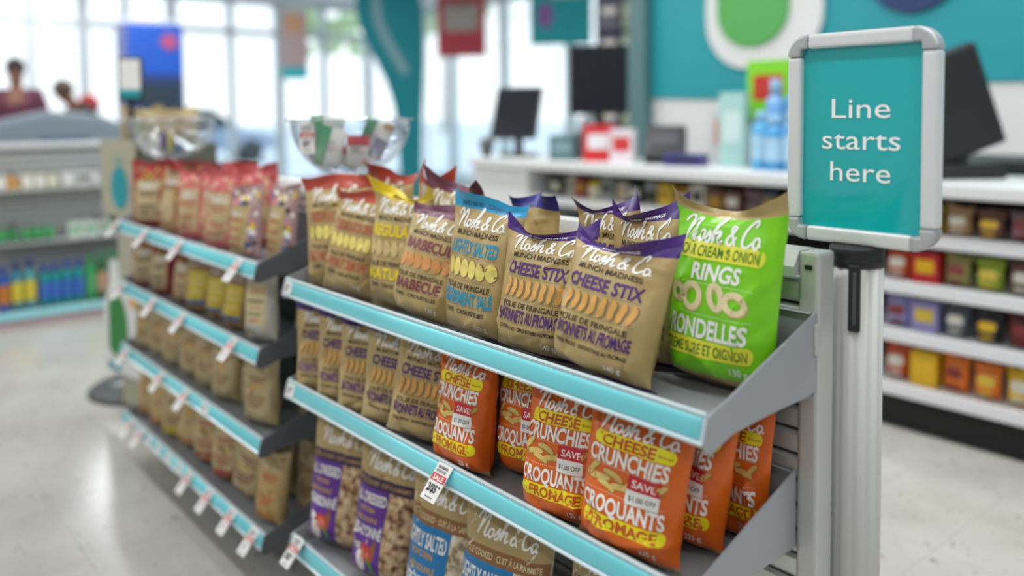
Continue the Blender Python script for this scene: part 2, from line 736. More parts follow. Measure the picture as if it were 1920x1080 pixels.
def chips(a, cx, cy, w, h, m, n=6):
    for i in range(n):
        x = cx - w / 2 + w * i / (n - 1)
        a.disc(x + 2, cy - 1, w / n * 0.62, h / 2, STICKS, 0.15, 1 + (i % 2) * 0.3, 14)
        a.disc(x, cy, w / n * 0.58, h / 2, m, 0.15, 1.5 + (i % 2) * 0.3, 14)


def puffs(a, cx, cy, items):
    for (x, y, ln, ang, wd) in items:
        t = np.linspace(-1, 1, 6)
        c, s = math.cos(ang), math.sin(ang)
        bend = 3.0 * (1 - t * t)
        P = np.stack([cx + x + c * t * ln / 2 - s * bend, cy + y + s * t * ln / 2 + c * bend], 1)
        w_ = wd * np.sqrt(np.clip(1.06 - t ** 4, 0.15, 1))
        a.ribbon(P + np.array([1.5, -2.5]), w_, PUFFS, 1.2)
        a.ribbon(P, w_, PUFF, 1.8)


def snack_design(kind):
    a = Art()
    if kind == 'stix':
        col, l1, l2, sub, wt = I_PURPLE, 'CHEESE STIX', 'BÂTONNETS AU FROMAGE', 'CHEESE SNACKS · GRIGNOTINES AU FROMAGE', '140 g'
    elif kind == 'red':
        col, l1, l2, sub, wt = I_RED, 'CHEDDAR & SOUR CREAM', 'CHEDDAR ET CRÈME SURE', 'CHIPS · CROUSTILLES', '130 g'
    elif kind == 'regular':
        col, l1, l2, sub, wt = I_YEL, 'REGULAR', 'NATURE', 'CHIPS · CROUSTILLES', '130 g'
    elif kind == 'bbq':
        col, l1, l2, sub, wt = I_PLUM, 'BARBECUE', 'BARBECUE', 'CHIPS · CROUSTILLES', '130 g'
    else:
        col, l1, l2, sub, wt = I_BLUE, 'LIGHTLY SALTED', 'LÉGÈREMENT SALÉ', 'CHIPS · CROUSTILLES', '130 g'
    W = 132
    a.logo(0, 241, 134, I_WHITE)
    a.text('MUNCH MADNESS', 0, 213, 11, 116, I_DARK, 0.012)
    a.text(l1, 0, 186, 26, W, col, 0.03)
    a.dots(0, 168, 132, 34, I_DARK)
    if kind == 'stix':
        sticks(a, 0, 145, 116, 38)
    else:
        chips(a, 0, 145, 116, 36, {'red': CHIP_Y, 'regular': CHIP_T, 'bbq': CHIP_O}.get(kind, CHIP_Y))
    a.dots(0, 122, 132, 34, I_DARK)
    a.text('FOLIE DE FRINGALE', 0, 110, 11.5, 122, I_DARK, 0.012)
    a.text(l2, 0, 88, 25, 138 if len(l2) > 9 else 120, col, 0.03)
    a.dots(0, 72, 132, 34, I_DARK)
    a.text(sub, 0, 61, 8 if kind == 'stix' else 9, 132 if kind == 'stix' else 110, I_DARK, 0.02)
    a.text(wt, 44, 36, 11, 25, I_WHITE, 0.012)
    band = {'stix': ('CHEESE · FROMAGE', I_WHITE), 'regular': ('REGULAR · NATURE', I_DARK), 'salted': ('LIGHTLY SALTED · LÉGÈREMENT SALÉ', mat('ink_navy', (20, 70, 120), .4))}.get(kind)
    if band:
        a.text(band[0], 0, 267, 7.5, 74 if kind != 'salted' else 120, band[1], 0.02)
    return a


def rings_design():
    a = Art()
    a.logo(-2, 240, 134, I_WHITE, 2, 1.2)
    a.pill(0, 207, 148, 25, P_LIME)
    a.text('SOUR CREAM & ONION', 0, 207, 16, 132, I_GREEN, 0.015)
    a.text('RINGS', 4, 178, 24, 76, I_WHITE, 0.03, 0.08)
    a.dots(8, 160, 112, 30, I_WHITE)
    for (x, y, rx, ry, ro) in ((-58, 142, 10, 11, .3), (-30, 140, 14, 17, 0.2), (10, 144, 9, 17, 0.35), (40, 139, 16, 12, -0.35)):
        a.ringshape(x + 2, y - 2.5, rx, ry, 9, RINGS_, ro, 1)
        a.ringshape(x, y, rx, ry, 9, RING, ro, 1.6)
    rnd = random.Random(3)
    for k in range(9):
        a.disc(rnd.uniform(10, 60), rnd.uniform(130, 162), 0.8, 0.8, I_GREEN, 0, 2.4, 6)
    a.dots(8, 115, 112, 30, I_WHITE)
    a.text('RONDELLES', -2, 96, 28, 128, I_WHITE, 0.03)
    a.pill(-2, 66, 150, 26, P_LIME)
    a.text('CRÈME SURE ET OIGNON', -2, 66, 16, 134, I_GREEN, 0.015)
    a.text('130 g', 52, 40, 11, 26, I_WHITE, 0.012)
    return a


def crunch_design():
    a = Art()
    a.logo(6, 238, 142, I_WHITE)
    a.pill(4, 206, 142, 24, P_YEL)
    a.text('CHEESE', -4, 206, 18, 92, I_ORANGE, 0.035)
    a.text('flavoured', 58, 205, 5, 24, I_ORANGE, 0.01)
    a.text('CRUNCHIES', -2, 179, 28, 142, I_WHITE, 0.03)
    a.dots(0, 162, 138, 36, I_WHITE)
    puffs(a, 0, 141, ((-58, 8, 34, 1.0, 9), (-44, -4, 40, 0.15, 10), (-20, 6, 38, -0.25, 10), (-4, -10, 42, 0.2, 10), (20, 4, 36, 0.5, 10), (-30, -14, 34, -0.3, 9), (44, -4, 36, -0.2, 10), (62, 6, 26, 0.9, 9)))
    a.dots(0, 117, 138, 36, I_WHITE)
    a.text('CROQUANTS', 0, 97, 29, 146, I_WHITE, 0.03)
    a.pill(4, 66, 148, 25, P_YEL)
    a.text('FROMAGE', 8, 66, 19, 112, I_ORANGE, 0.035)
    a.text('à saveur de', -60, 66, 4, 16, I_ORANGE, 0.01)
    a.text('225 g', 50, 36, 11, 28, I_WHITE, 0.012)
    return a


def save_sticker():
    a = Art()
    a.rect(8, 112, 62, 137, PAPER, 3)
    a.rect(8, 137, 62, 162, S_RED, 3)
    a.text('SAVE', 35, 149, 13, 40, I_WHITE, 0.012, 0, 3.8)
    a.text('$1.00 OFF', 35, 124, 9, 44, I_BLACK, 0.008, 0, 3.8)
    return a


def popcorn_design(purple):
    a = Art()
    a.rect(-95, 207, 95, 285, KRAFT, 0)
    a.logo(0 if purple else 6, 238, 132, I_WHITE)
    if purple:
        a.rect(-95, 186, 95, 207, P_DPURP, 0)
        a.text('KETTLE COOKED · CUIT À LA MARMITE', -10, 196.5, 8, 150, I_TAN, 0.012)
        a.rect(-95, 8, 12, 186, P_PURP, 0)
        a.text('ALL DRESSED', -38, 168, 19, 94, I_WHITE, 0.03)
        a.text('POPCORN', -40, 146, 9, 44, I_TAN, 0.03)
        a.text('MAÏS SOUFFLÉ', -40, 128, 9, 64, I_TAN, 0.03)
        a.text('ASSAISONNÉ', -38, 106, 20, 94, I_WHITE, 0.03)
        a.disc(-30, 62, 20, 19, mat('print_tomato', (196, 52, 44), .4), 0, 1.4)
        a.disc(-30, 62, 12, 11, mat('print_tomato_flesh', (222, 116, 92), .4), 0, 1.9)
        a.disc(-48, 42, 15, 22, mat('print_dip_white', (232, 226, 220), .4), 0.3, 2.0)
        a.disc(-10, 70, 7, 24, mat('print_stick_brown', (150, 92, 48), .4), -0.2, 1.2)
        a.disc(-16, 40, 6, 18, mat('print_chive_green', (88, 150, 52), .4), 0.5, 2.1)
        a.disc(-62, 70, 14, 8, I_WHITE, 0.2, 1.2)
    else:
        a.rect(-95, 184, 95, 207, P_BROWN, 0)
        a.text('KETTLE COOKED · CUIT À LA MARMITE', 0, 195.5, 10, 168, I_LTAN, 0.02)
        a.rect(-95, 8, 34, 184, P_BLUE, 0)
        a.text('LIGHTLY SALTED', -28, 160, 26, 112, I_WHITE, 0.03)
        a.text('POPCORN', -30, 136, 11, 60, I_TAN, 0.03)
        a.text('MAÏS SOUFFLÉ', -30, 112, 11, 78, I_TAN, 0.03)
        a.text('LÉGÈREMENT SALÉ', -28, 86, 25, 114, I_WHITE, 0.03)
        a.text('150 g', -10, 30, 10, 24, I_WHITE, 0.012)
    return a


def far_design(kind):
    a = Art()
    rnd = random.Random(hash(kind) % 97 if False else sum(map(ord, kind)))
    if kind in ('red', 'red2', 'pink'):
        a.rect(-62, 34, 62, 206, KRAFTL, 0)
        a.logo(0, 182, 96, I_WHITE, 2)
        bar = I_DARK if kind == 'red' else I_RED
        for y, w in ((152, 92), (138, 70), (96, 90), (82, 64), (58, 84)):
            a.pill(0, y, w, 6, bar, 2)
        cs = [I_YEL, mat('candy_orange', (226, 110, 40), .4), mat('candy_green', (70, 128, 60), .4), S_RED] if kind != 'pink' else [mat('candy_pink', (232, 138, 140), .4), mat('candy_rose', (206, 84, 92), .4), I_LTAN]
        for k in range(26):
            a.disc(rnd.uniform(-80, 80), rnd.uniform(212, 256), rnd.uniform(4, 9), rnd.uniform(4, 8), rnd.choice(cs), rnd.uniform(0, 3), 1 + 0.05 * k, 8)
    elif kind == 'nut':
        a.logo(0, 228, 110, I_WHITE, 2)
        a.rect(-60, 60, 40, 190, KRAFTL, 0)
        for k in range(22):
            a.disc(rnd.uniform(42, 80), rnd.uniform(20, 200), rnd.uniform(5, 9), rnd.uniform(4, 7), rnd.choice([I_TAN, I_ORANGE, I_YEL, S_RED]), rnd.uniform(0, 3), 1 + 0.05 * k, 8)
    elif kind == 'allsort':
        a.rect(-84, 16, 40, 204, KRAFT, 0)
        a.logo(-28, 176, 88, I_WHITE, 2)
        for y, w in ((148, 80), (112, 72), (78, 84), (48, 70)):
            a.pill(-28, y, w, 7, I_RED, 2)
        cs = [I_YEL, mat('candy_pink', (232, 138, 140), .4), mat('candy_blue', (62, 88, 150), .4), I_WHITE, I_BLACK, mat('candy_magenta', (196, 66, 110), .4)]
        for k in range(34):
            x, y = (rnd.uniform(-82, 82), rnd.uniform(205, 262)) if k % 2 else (rnd.uniform(52, 84), rnd.uniform(16, 200))
            s = rnd.uniform(7, 13)
            a.rect(x - s, y - s, x + s, y + s, rnd.choice(cs), 1 + 0.03 * k)
    elif kind == 'yel':
        a.logo(0, 222, 110, I_WHITE, 2)
        a.rect(-60, 62, 60, 186, mat('panel_mustard', (206, 180, 48), .4), 0)
        for y, w in ((160, 84), (134, 92), (100, 76)):
            a.pill(0, y, w, 6, I_LTAN, 2)
        a.rect(-60, 44, 60, 62, mat('stripe_blue', (70, 108, 160), .4), 0)
        for k in range(12):
            a.disc(rnd.uniform(-55, 55), rnd.uniform(14, 40), 9, 7, rnd.choice([I_TAN, P_BROWN, PUFFS]), 0, 1 + .05 * k, 8)
    elif kind == 'clear':
        a.rect(-66, 70, 66, 226, I_LTAN, 0)
        a.logo(0, 200, 96, I_TAN, 2)
        for y, w, m in ((158, 92, I_GREEN), (110, 84, I_GREEN), (134, 60, I_TAN), (88, 70, I_ORANGE)):
            a.pill(0, y, w, 7, m, 2)
        for k in range(16):
            a.disc(rnd.uniform(-70, 70), rnd.uniform(14, 62), 9, 7, rnd.choice([I_GREY, PAPER, I_LTAN]), 0, 1 + .05 * k, 8)
    else:
        a.logo(0, 226, 124, I_LTAN, 2)
        m = {'krafto': I_TAN, 'krafty': P_BROWN, 'kraftr': I_RED, 'kraftp': I_PLUM, 'krafts': I_ORANGE}.get(kind, P_BROWN)
        for y, w in ((186, 112), (172, 80), (112, 116), (96, 92), (82, 70)):
            a.pill(0, y, w, 7, m, 2)
        for k in range(9):
            a.disc(rnd.uniform(-56, 56), rnd.uniform(126, 160), 11, 8, rnd.choice([I_TAN, P_BROWN]), rnd.uniform(0, 3), 1 + .05 * k, 9)
        if kind in ('kraftr', 'krafto', 'krafts'):
            a.rect(-66, 24, 66, 62, I_RED if kind == 'kraftr' else mat('panel_rust', (190, 132, 70), .4), 0)
        if kind == 'krafty':
            a.rect(-66, 24, 66, 62, mat('panel_mustard', (206, 180, 48), .4), 0)
        if kind == 'kraftp':
            for k in range(8):
                a.disc(rnd.uniform(-60, 60), rnd.uniform(22, 60), 10, 8, I_PLUM, 0, 1 + .05 * k, 8)
    return a


_designs = {}


def design(kind):
    if kind not in _designs:
        if kind in ('stix', 'red_chips', 'regular', 'bbq', 'salted'):
            _designs[kind] = snack_design({'red_chips': 'red'}.get(kind, kind)).cut(7)
        elif kind == 'rings':
            _designs[kind] = rings_design().cut(7)
        elif kind == 'crunch':
            _designs[kind] = crunch_design().cut(7)
        elif kind == 'sticker':
            _designs[kind] = save_sticker().cut(7)
        elif kind in ('pop_purple', 'pop_blue'):
            _designs[kind] = popcorn_design(kind == 'pop_purple').cut(8)
        else:
            _designs[kind] = far_design(kind).cut(15)
    return _designs[kind]


# ------------------------------------------------------------------ a filled bag of film
class BagShape:
    def __init__(self, w, h, t, seed, seal=0.05, foot=0.045, rough=1.0, curl=1.0, slump=0.0):
        self.w, self.h, self.t = w, h, t
        self.s1, self.s0 = seal, foot
        rnd = random.Random(seed)
        self.curl = curl
        self.slump = slump
        self.ph = [rnd.uniform(0, 6.28) for _ in range(10)]
        self.lop = rnd.uniform(-0.25, 0.25)
        self.cre = []
        for k in range(int(25 * rough)):
            u0, v0 = rnd.uniform(-1, 1), rnd.uniform(0.08, 0.95)
            if k % 2:
                ang = rnd.gauss(1.57, 0.35) if v0 > .7 or v0 < .25 else rnd.uniform(0.5, 2.6)
                u0 = rnd.choice((-1, 1)) * rnd.uniform(0.45, 1.0)
            else:
                ang = rnd.uniform(0, 3.14)
                v0 = rnd.choice((rnd.uniform(0.72, 0.95), rnd.uniform(0.06, 0.3)))
            self.cre.append((u0, v0, math.cos(ang), math.sin(ang), rnd.uniform(0.15, 0.42), rnd.uniform(0.014, 0.036), rnd.choice((-1, 1, 1)) * rnd.uniform(0.0024, 0.0075)))

    def pos(self, U, V, side=-1):
        U = np.asarray(U, float)
        V = np.asarray(V, float)
        p = np.clip((V - self.s0) / (1 - self.s1 - self.s0), 0, 1)
        g = (1 - np.exp(-p / 0.07)) * (1 - np.exp(-(1 - p) / 0.22))
        g = g * (1.0 + 0.28 * (0.5 - p))
        g = np.clip(g, 0, None)
        edge = np.clip(1 - np.abs(U) ** 2.6, 0, 1) ** 0.62
        lop = 1 + self.lop * U
        T = 0.5 * self.t * g * edge * lop
        asp = self.h / self.w * 2
        wr = np.zeros_like(U)
        for (u0, v0, c, s, ln, wd, am) in self.cre:
            du = U - u0
            dv = (V - v0) * asp
            d = -s * du + c * dv
            l = c * du + s * dv
            wr = wr + am * np.exp(-np.abs(d) / (wd * 2.2)) * np.exp(-(l / ln) ** 2)
        a = self.ph
        wr = wr + 0.0022 * np.sin(U * 4.2 + a[0]) * np.sin(V * 9 + a[1]) + 0.0012 * np.sin(U * 9 + a[2]) * np.sin(V * 17 + a[3])
        wr = wr + 0.0030 * np.exp(-(1 - p) / 0.10) * np.sin(U * 8.5 + a[4]) + 0.0026 * np.exp(-p / 0.08) * np.sin(U * 7.5 + a[5])
        soft = np.clip(edge * 1.4, 0, 1) * np.clip(g * 3, 0, 1)
        x = U * self.w / 2 * (1 - 0.10 * np.clip(g, 0, 1) * np.abs(U) ** 2)
        x = x * (1 - 0.03 * np.exp(-p / 0.06) * (p > 0))
        y = side * (T + wr * soft)
        top = np.clip((V - (1 - self.s1 * 2.6)) / (self.s1 * 2.6), 0, 1)
        y = y + self.curl * top ** 1.6 * (0.010 * np.sin(U * 2.6 + a[6]) + 0.005 * np.sin(U * 5.5 + a[7]) - 0.004)
        bot = np.clip((self.s0 * 1.6 - V) / (self.s0 * 1.6), 0, 1)
        y = y + bot ** 1.2 * (0.006 * np.sin(U * 3 + a[8]) + 0.012)
        z = V * self.h
        z = z + top * self.curl * (0.008 * np.sin(U * 2.2 + a[9]) + 0.010 * np.abs(U) ** 3 - 0.004)
        z = z + np.clip(0.25 - V, 0, 1) * self.h * 0.05 * np.abs(U) ** 3
        y = y + self.slump * np.sin(np.clip(p, 0, 1) * math.pi)
        return np.stack([x, y, z], -1)

    def on(self, U, V, off):
        e = 1e-3
        P = self.pos(U, V)
        du = self.pos(U + e, V) - P
        dv = self.pos(U, V + e) - P
        n = np.cross(du, dv)
        ln = np.linalg.norm(n, axis=-1, keepdims=True)
        ln[ln == 0] = 1
        return P + n / ln * np.asarray(off)[..., None]


def np_mesh(name, V, F, mats, FM=None, smooth=True):
    me = bpy.data.meshes.new(name)
    me.from_pydata([tuple(v) for v in V], [], [tuple(f) for f in F])
    for m in mats:
        me.materials.append(m)
    if FM is not None:
        me.polygons.foreach_set('material_index', np.array(FM, dtype=np.int32))
    if smooth:
        me.polygons.foreach_set('use_smooth', np.ones(len(F), dtype=bool))
    me.update()
    return me


def bag_strip(shape, v0, v1, nu, nv):
    """front and back between heights v0 and v1, one closed tube"""
    us = np.sin(np.linspace(-1, 1, nu) * math.pi / 2) * 0.35 + np.linspace(-1, 1, nu) * 0.65
    vs = np.linspace(v0, v1, nv)
    A, B = np.meshgrid(us, vs)
    fr = shape.pos(A, B, -1).reshape(-1, 3)
    bk = shape.pos(A, B, 1).reshape(-1, 3)
    F = []
    for j in range(nv - 1):
        for i in range(nu - 1):
            p = j * nu + i
            F.append((p, p + 1, p + nu + 1, p + nu))
    n = len(fr)
    F2 = [tuple(k + n for k in f[::-1]) for f in F]
    return np.concatenate([fr, bk]), F + F2


BAGCOL = {
    # kind: (body, top band, bottom band, v of top band, v of bottom band, art, name, category)
    'stix': (KRAFT, PURPLE, PURPLE, 0.905, 0.034, 'stix'),
    'red_chips': (KRAFT, REDF, REDF, 0.885, 0.014, 'red_chips'),
    'regular': (KRAFT, YELF, YELF, 0.915, 0.014, 'regular'),
    'bbq': (KRAFT, PLUM, PLUM, 0.895, 0.014, 'bbq'),
    'salted': (KRAFT, BLUEF, BLUEF, 0.905, 0.014, 'salted'),
    'navy': (KRAFT, NAVYF, NAVYF, 0.905, 0.014, None),
    'rings': (GREENF, KRAFT, KRAFT, 0.925, 0.09, 'rings'),
    'crunch': (ORANGEF, KRAFT, KRAFT, 0.93, 0.055, 'crunch'),
    'pop_purple': (KERN_R, KRAFT, KERN_R, 0.95, 0.04, 'pop_purple'),
    'pop_blue': (KERN_W, KRAFT, KERN_W, 0.95, 0.04, 'pop_blue'),
    'red': (film('deep_red_film', (150, 30, 34)), film('deep_red_film', (150, 30, 34)), film('deep_red_film', (150, 30, 34)), 0.93, 0.04, 'red'),
    'red2': (film('dull_red_film', (132, 52, 50)), film('dull_red_film', (132, 52, 50)), film('dull_red_film', (132, 52, 50)), 0.93, 0.04, 'red2'),
    'pink': (film('pink_film', (206, 98, 100)), film('rose_film', (190, 82, 84)), film('pink_film', (206, 98, 100)), 0.93, 0.04, 'pink'),
    'nut': (KRAFTD, KRAFTD, KRAFTD, 0.94, 0.03, 'nut'),
    'allsort': (film('candy_clear_film', (182, 148, 148)), film('candy_clear_film', (182, 148, 148)), film('candy_clear_film', (182, 148, 148)), 0.94, 0.03, 'allsort'),
    'yel': (KRAFTD, KRAFTD, KRAFTD, 0.94, 0.03, 'yel'),
    'clear': (film('pale_film', (206, 202, 190)), film('pale_film', (206, 202, 190)), film('pale_film', (206, 202, 190)), 0.94, 0.03, 'clear'),
}
for _k in ('kraft', 'krafto', 'krafty', 'kraftr', 'kraftp', 'krafts'):
    BAGCOL[_k] = (KRAFTL if _k != 'krafts' else KRAFT, KRAFTL, KRAFTL, 0.94, 0.03, _k)

_seed = [100]


def bag(kind, label, group, x, y, z, yaw, lean, w, h, t, roll=0.0, near=True, sticker=False, name='chip_bag', cat='chip bag', curl=1.0, seed=None, rough=1.0, slump=0.0):
    _seed[0] += 7
    body, topm, botm, vt, vb, art = BAGCOL[kind]
    S = BagShape(w, h, t, seed or _seed[0], 0.055 if near else 0.06, 0.022, rough, curl, slump)
    nu, nv = (38, 54) if near else (20, 26)
    V, F = bag_strip(S, vb, vt, nu, nv)
    root = link_mesh(name, np_mesh(name, V, F, [body]))
    tag(root, label, cat, group)
    V, F = bag_strip(S, vt, 1.0, nu, 9 if near else 5)
    link_mesh('top_seal', np_mesh('top_seal', V, F, [topm]), root)
    V, F = bag_strip(S, 0.0, vb, nu, 5 if near else 3)
    link_mesh('bottom_seal', np_mesh('bottom_seal', V, F, [botm]), root)
    for a, nm in ((art, 'printed_label'), ('sticker' if sticker else None, 'price_sticker')):
        if not a:
            continue
        PV, PF, PM, ms = design(a)
        U = PV[:, 0] / (BW / 2)
        W = PV[:, 1] / BH
        ok = np.clip(U, -0.985, 0.985)
        P = S.on(ok, np.clip(W, 0.004, 0.99), 0.0006 + 0.00022 * PV[:, 2] * (1 if near else 2))
        link_mesh(nm, np_mesh(nm, P, PF, ms, PM, True), root)
    rt = Matrix.Rotation(yaw, 3, 'Z') @ Matrix.Rotation(roll, 3, 'Y') @ Matrix.Rotation(-lean, 3, 'X')
    U, W = np.meshgrid(np.linspace(-1, 1, 15), np.linspace(0, .3, 12))
    lo = min((S.pos(U, W, sd) @ np.array(rt).T)[..., 2].min() for sd in (-1, 1))
    z = z - lo + 0.0006
    root.matrix_world = Matrix.Translation((x, y, z)) @ Matrix.Rotation(yaw, 4, 'Z') @ Matrix.Rotation(roll, 4, 'Y') @ Matrix.Rotation(-lean, 4, 'X')
    return root


# ------------------------------------------------------------------ the shop itself
def structure(mb, name, parent=None):
    o = mb.build(name, parent)
    if parent is None:
        o['kind'] = 'structure'
    return o


fl = structure(MB().box((-5, 2.1, -0.0512), (18, 14.2, 0.1), M_FLOOR), 'floor')
tile_me = MB().box((0, 0, -0.0006), (0.3036, 0.3036, 0.0012), M_FLOOR).mesh('tile')
TS = 0.305
tiles = [(i, j) for i in range(-14, 5) for j in range(-8, 3) if (-1.053 + (i + .5) * TS) < 0.5 - 0.0]
tiles = [t for t in tiles if not (t[0] >= 2 and t[1] < -4)][:290]
for (i, j) in tiles:
    o = link_mesh('tile', tile_me, fl)
    o.location = (-1.053 + (i + .5) * TS, 2.411 + (j + .5) * TS, 0)

structure(MB().box((-5, 2.1, CEIL + 0.05), (18, 14.2, 0.1), mat('ceiling_tile', (236, 236, 234), 0.8)), 'ceiling')
structure(MB().box((4.05, 2.1, 1.6), (0.1, 14.2, 3.2), WALLW), 'wall_right')
structure(MB().box((-5, -5.05, 1.6), (18, 0.1, 3.2), WALLW), 'wall_front')

# back wall with the painted teal field, its edge a long wave
wb = structure(MB().box((-0.06, 4.80, 1.6), (8.12, 0.1, 3.2), WALLW), 'wall_back')
pts = [(-4.12, 3.15)] + [(-4.12, 1.335), (-3.4, 1.315)]
for k in range(14):
    x = -3.4 + 0.25 * (k + 1)
    pts.append((x, 1.315 + 0.10 * math.sin((x + 2.6) * 1.9) * min(1, (x + 3.4)) - 0.02 * (x + 3.4)))
pts += [(4.0, 1.3), (4.0, 3.15)]
MB().prism(pts, 'y', 4.735, 4.75, TEALW).build('teal_paint_panel', wb)
structure(MB().box((-4.18, 4.72, 1.6), (0.16, 0.12, 3.2), mat('pilaster_grey', (84, 120, 124), 0.5), 0.004), 'trim_1')
structure(MB().box((-4.17, 7.0, 1.6), (0.08, 4.4, 3.2), WALLW), 'wall_side')


def rrect(x0, x1, y0, y1, r, n=8):
    P = []
    for (cx, cy, a) in ((x1 - r, y1 - r, 0), (x0 + r, y1 - r, 90), (x0 + r, y0 + r, 180), (x1 - r, y0 + r, 270)):
        for k in range(n + 1):
            t = R(a + 90 * k / n)
            P.append((cx + r * math.cos(t), cy + r * math.sin(t)))
    return P


# the rounded emblem of the shop on the wall: white border, green field
lg = empty('wall_emblem', (-3.19, 4.72, 1.95), 0, 'round cornered green emblem with a white border on the teal back wall', 'emblem')
P = rrect(-0.41, 0.44, -0.44, 0.5, 0.33)
MB().prism(P, 'y', -0.012, 0.012, WALLW).build('white_border', lg)
P = rrect(-0.31, 0.22, -0.30, 0.4, 0.24)
MB().prism(P, 'y', -0.03, -0.012, GREENL).build('green_field', lg)

wg = empty('wall_graphic', (-2.22, 4.72, 2.04), 0, 'round navy graphic with a yellow spot high on the teal wall above the sign', 'wall graphic')
MB().cyl((0, .012, 0), (0, -.012, 0), .27, mat('graphic_navy', (28, 52, 104), .5), n=40).build('navy_disc', wg)
MB().cyl((-.20, -.012, .0), (-.20, -.022, .0), .07, I_YEL, n=20).build('yellow_spot', wg)

# store front: glass to the left (x = -14) and at the back (y = 9.2), grey frames
FR = mat('window_frame_grey', (204, 212, 218), 0.45, 0.1)
structure(MB().box((-14.05, -1.6, 1.6), (0.1, 6.8, 3.2), mat('wall_beige_paint', (214, 214, 206), 0.6)), 'wall_left')
wl = empty('window_1', (-14, 5.5, 0), kind='structure')
ys = [1.85, 2.65, 3.35, 3.95, 4.65, 5.6, 6.45, 7.3, 8.2, 9.15]
for k, y in enumerate(ys):
    MB().box((0, y - 5.5, 1.6), (0.12, 0.09 if k % 2 else 0.14, 3.2), FR, 0.006).build('mullion', wl)
for y0, y1 in zip(ys[:-1], ys[1:]):
    c = (y0 + y1) / 2 - 5.5
    for z in (0.06, 2.62, 3.14):
        MB().box((0, c, z), (0.09, y1 - y0 - 0.1, 0.1), FR, 0.006).build('transom', wl)
    MB().box((0, c, 1.34), (0.012, y1 - y0 - 0.1, 2.44), PANE).build('pane', wl)
    MB().box((0, c, 2.88), (0.012, y1 - y0 - 0.1, 0.4), PANE).build('pane', wl)
wb2 = empty('window_2', (-9.1, 9.2, 0), kind='structure')
xs = [-13.95, -12.7, -11.2, -9.6, -8.3, -6.9, -5.5, -4.25]
FRP = mat('window_frame_pale', (206, 226, 230), 0.45, 0.1)
for x in xs:
    MB().box((x + 9.1, 0, 1.6), (0.16, 0.1, 3.2), FRP, 0.006).build('mullion', wb2)
for x0, x1 in zip(xs[:-1], xs[1:]):
    c = (x0 + x1) / 2 + 9.1
    for z in (0.06, 3.14):
        MB().box((c, 0, z), (x1 - x0 - 0.16, 0.09, 0.1), FRP, 0.006).build('transom', wb2)
    MB().box((c, 0, 1.6), (x1 - x0 - 0.16, 0.012, 2.96), PANE).build('pane', wb2)

# outside: pale ground, a few parked cars and trees beyond the glass
structure(MB().box((-40, 20, -0.16), (140, 110, 0.1), mat('pavement_outside', (226, 232, 236), 0.8, 0, 0.3, 0.05, 2)), 'ground')


def car(label, x, y, rz, rgb):
    t = empty('car', (x, y, -0.11), rz, label, 'car', 'cars parked outside')
    paint = mat('car_paint_%d' % rgb[0], rgb, 0.25, 0.3, 0.5, coat=0.6)
    prof = [(-2.2, 0.35), (-2.2, 0.75), (-2.0, 0.92), (-1.35, 0.98), (1.0, 0.98), (1.9, 0.85), (2.2, 0.65), (2.2, 0.35)]
    MB().prism(prof, 'y', -0.88, 0.88, paint, 0.08).build('body', t)
    prof = [(-1.6, 0.97), (-1.15, 1.45), (0.35, 1.5), (1.1, 0.97)]
    MB().prism(prof, 'y', -0.78, 0.78, mat('car_glass', (44, 54, 62), 0.1), 0.05).build('cabin', t)
    for sx_ in (-1.35, 1.35):
        for sy_ in (-0.8, 0.8):
            MB().cyl((sx_, sy_ - 0.1, 0.33), (sx_, sy_ + 0.1, 0.33), 0.33, BLACKM, n=20).build('wheel', t)


car('silver car parked outside beyond the back window', -15.0, 17, 0.15, (206, 210, 214))
car('pale blue car parked outside beyond the left window', -24, 8.5, 1.4, (150, 166, 190))
car('pale red car parked outside far beyond the back window', -22, 24, 0.3, (196, 110, 110))


def tree(label, x, y, h, rgb, seed):
    t = empty('tree', (x, y, -0.11), 0, label, 'tree', 'trees outside the shop')
    rnd = random.Random(seed)
    MB().cyl((0, 0, 0), (0, 0, h * .6), 0.2, mat('bark', (110, 96, 84), .8), 0.1, 10).build('trunk', t)
    m = MB()
    lm = mat('leaves_%d' % rgb[0], rgb, 0.7, 0, 0.3, 0.2, 1.5)
    for k in range(26):
        a, e = rnd.uniform(0, 6.28), rnd.uniform(-0.5, 1)
        r = h * .28 * rnd.uniform(0.3, 1)
        s = rnd.uniform(.5, 1.0) * h * .1
        m.sphere((r * math.cos(a), r * math.sin(a), h * .68 + e * h * .26), (s, s, s * .8), lm, 9)
    m.build('crown', t)


tree('light green tree outside, seen through the left window', -46, 24, 9, (176, 196, 150), 1)
tree('taller green tree outside beside the light one', -48, 34, 11, (150, 178, 130), 2)
tree('small green tree outside beyond the back window', -30, 42, 7, (170, 192, 150), 3)


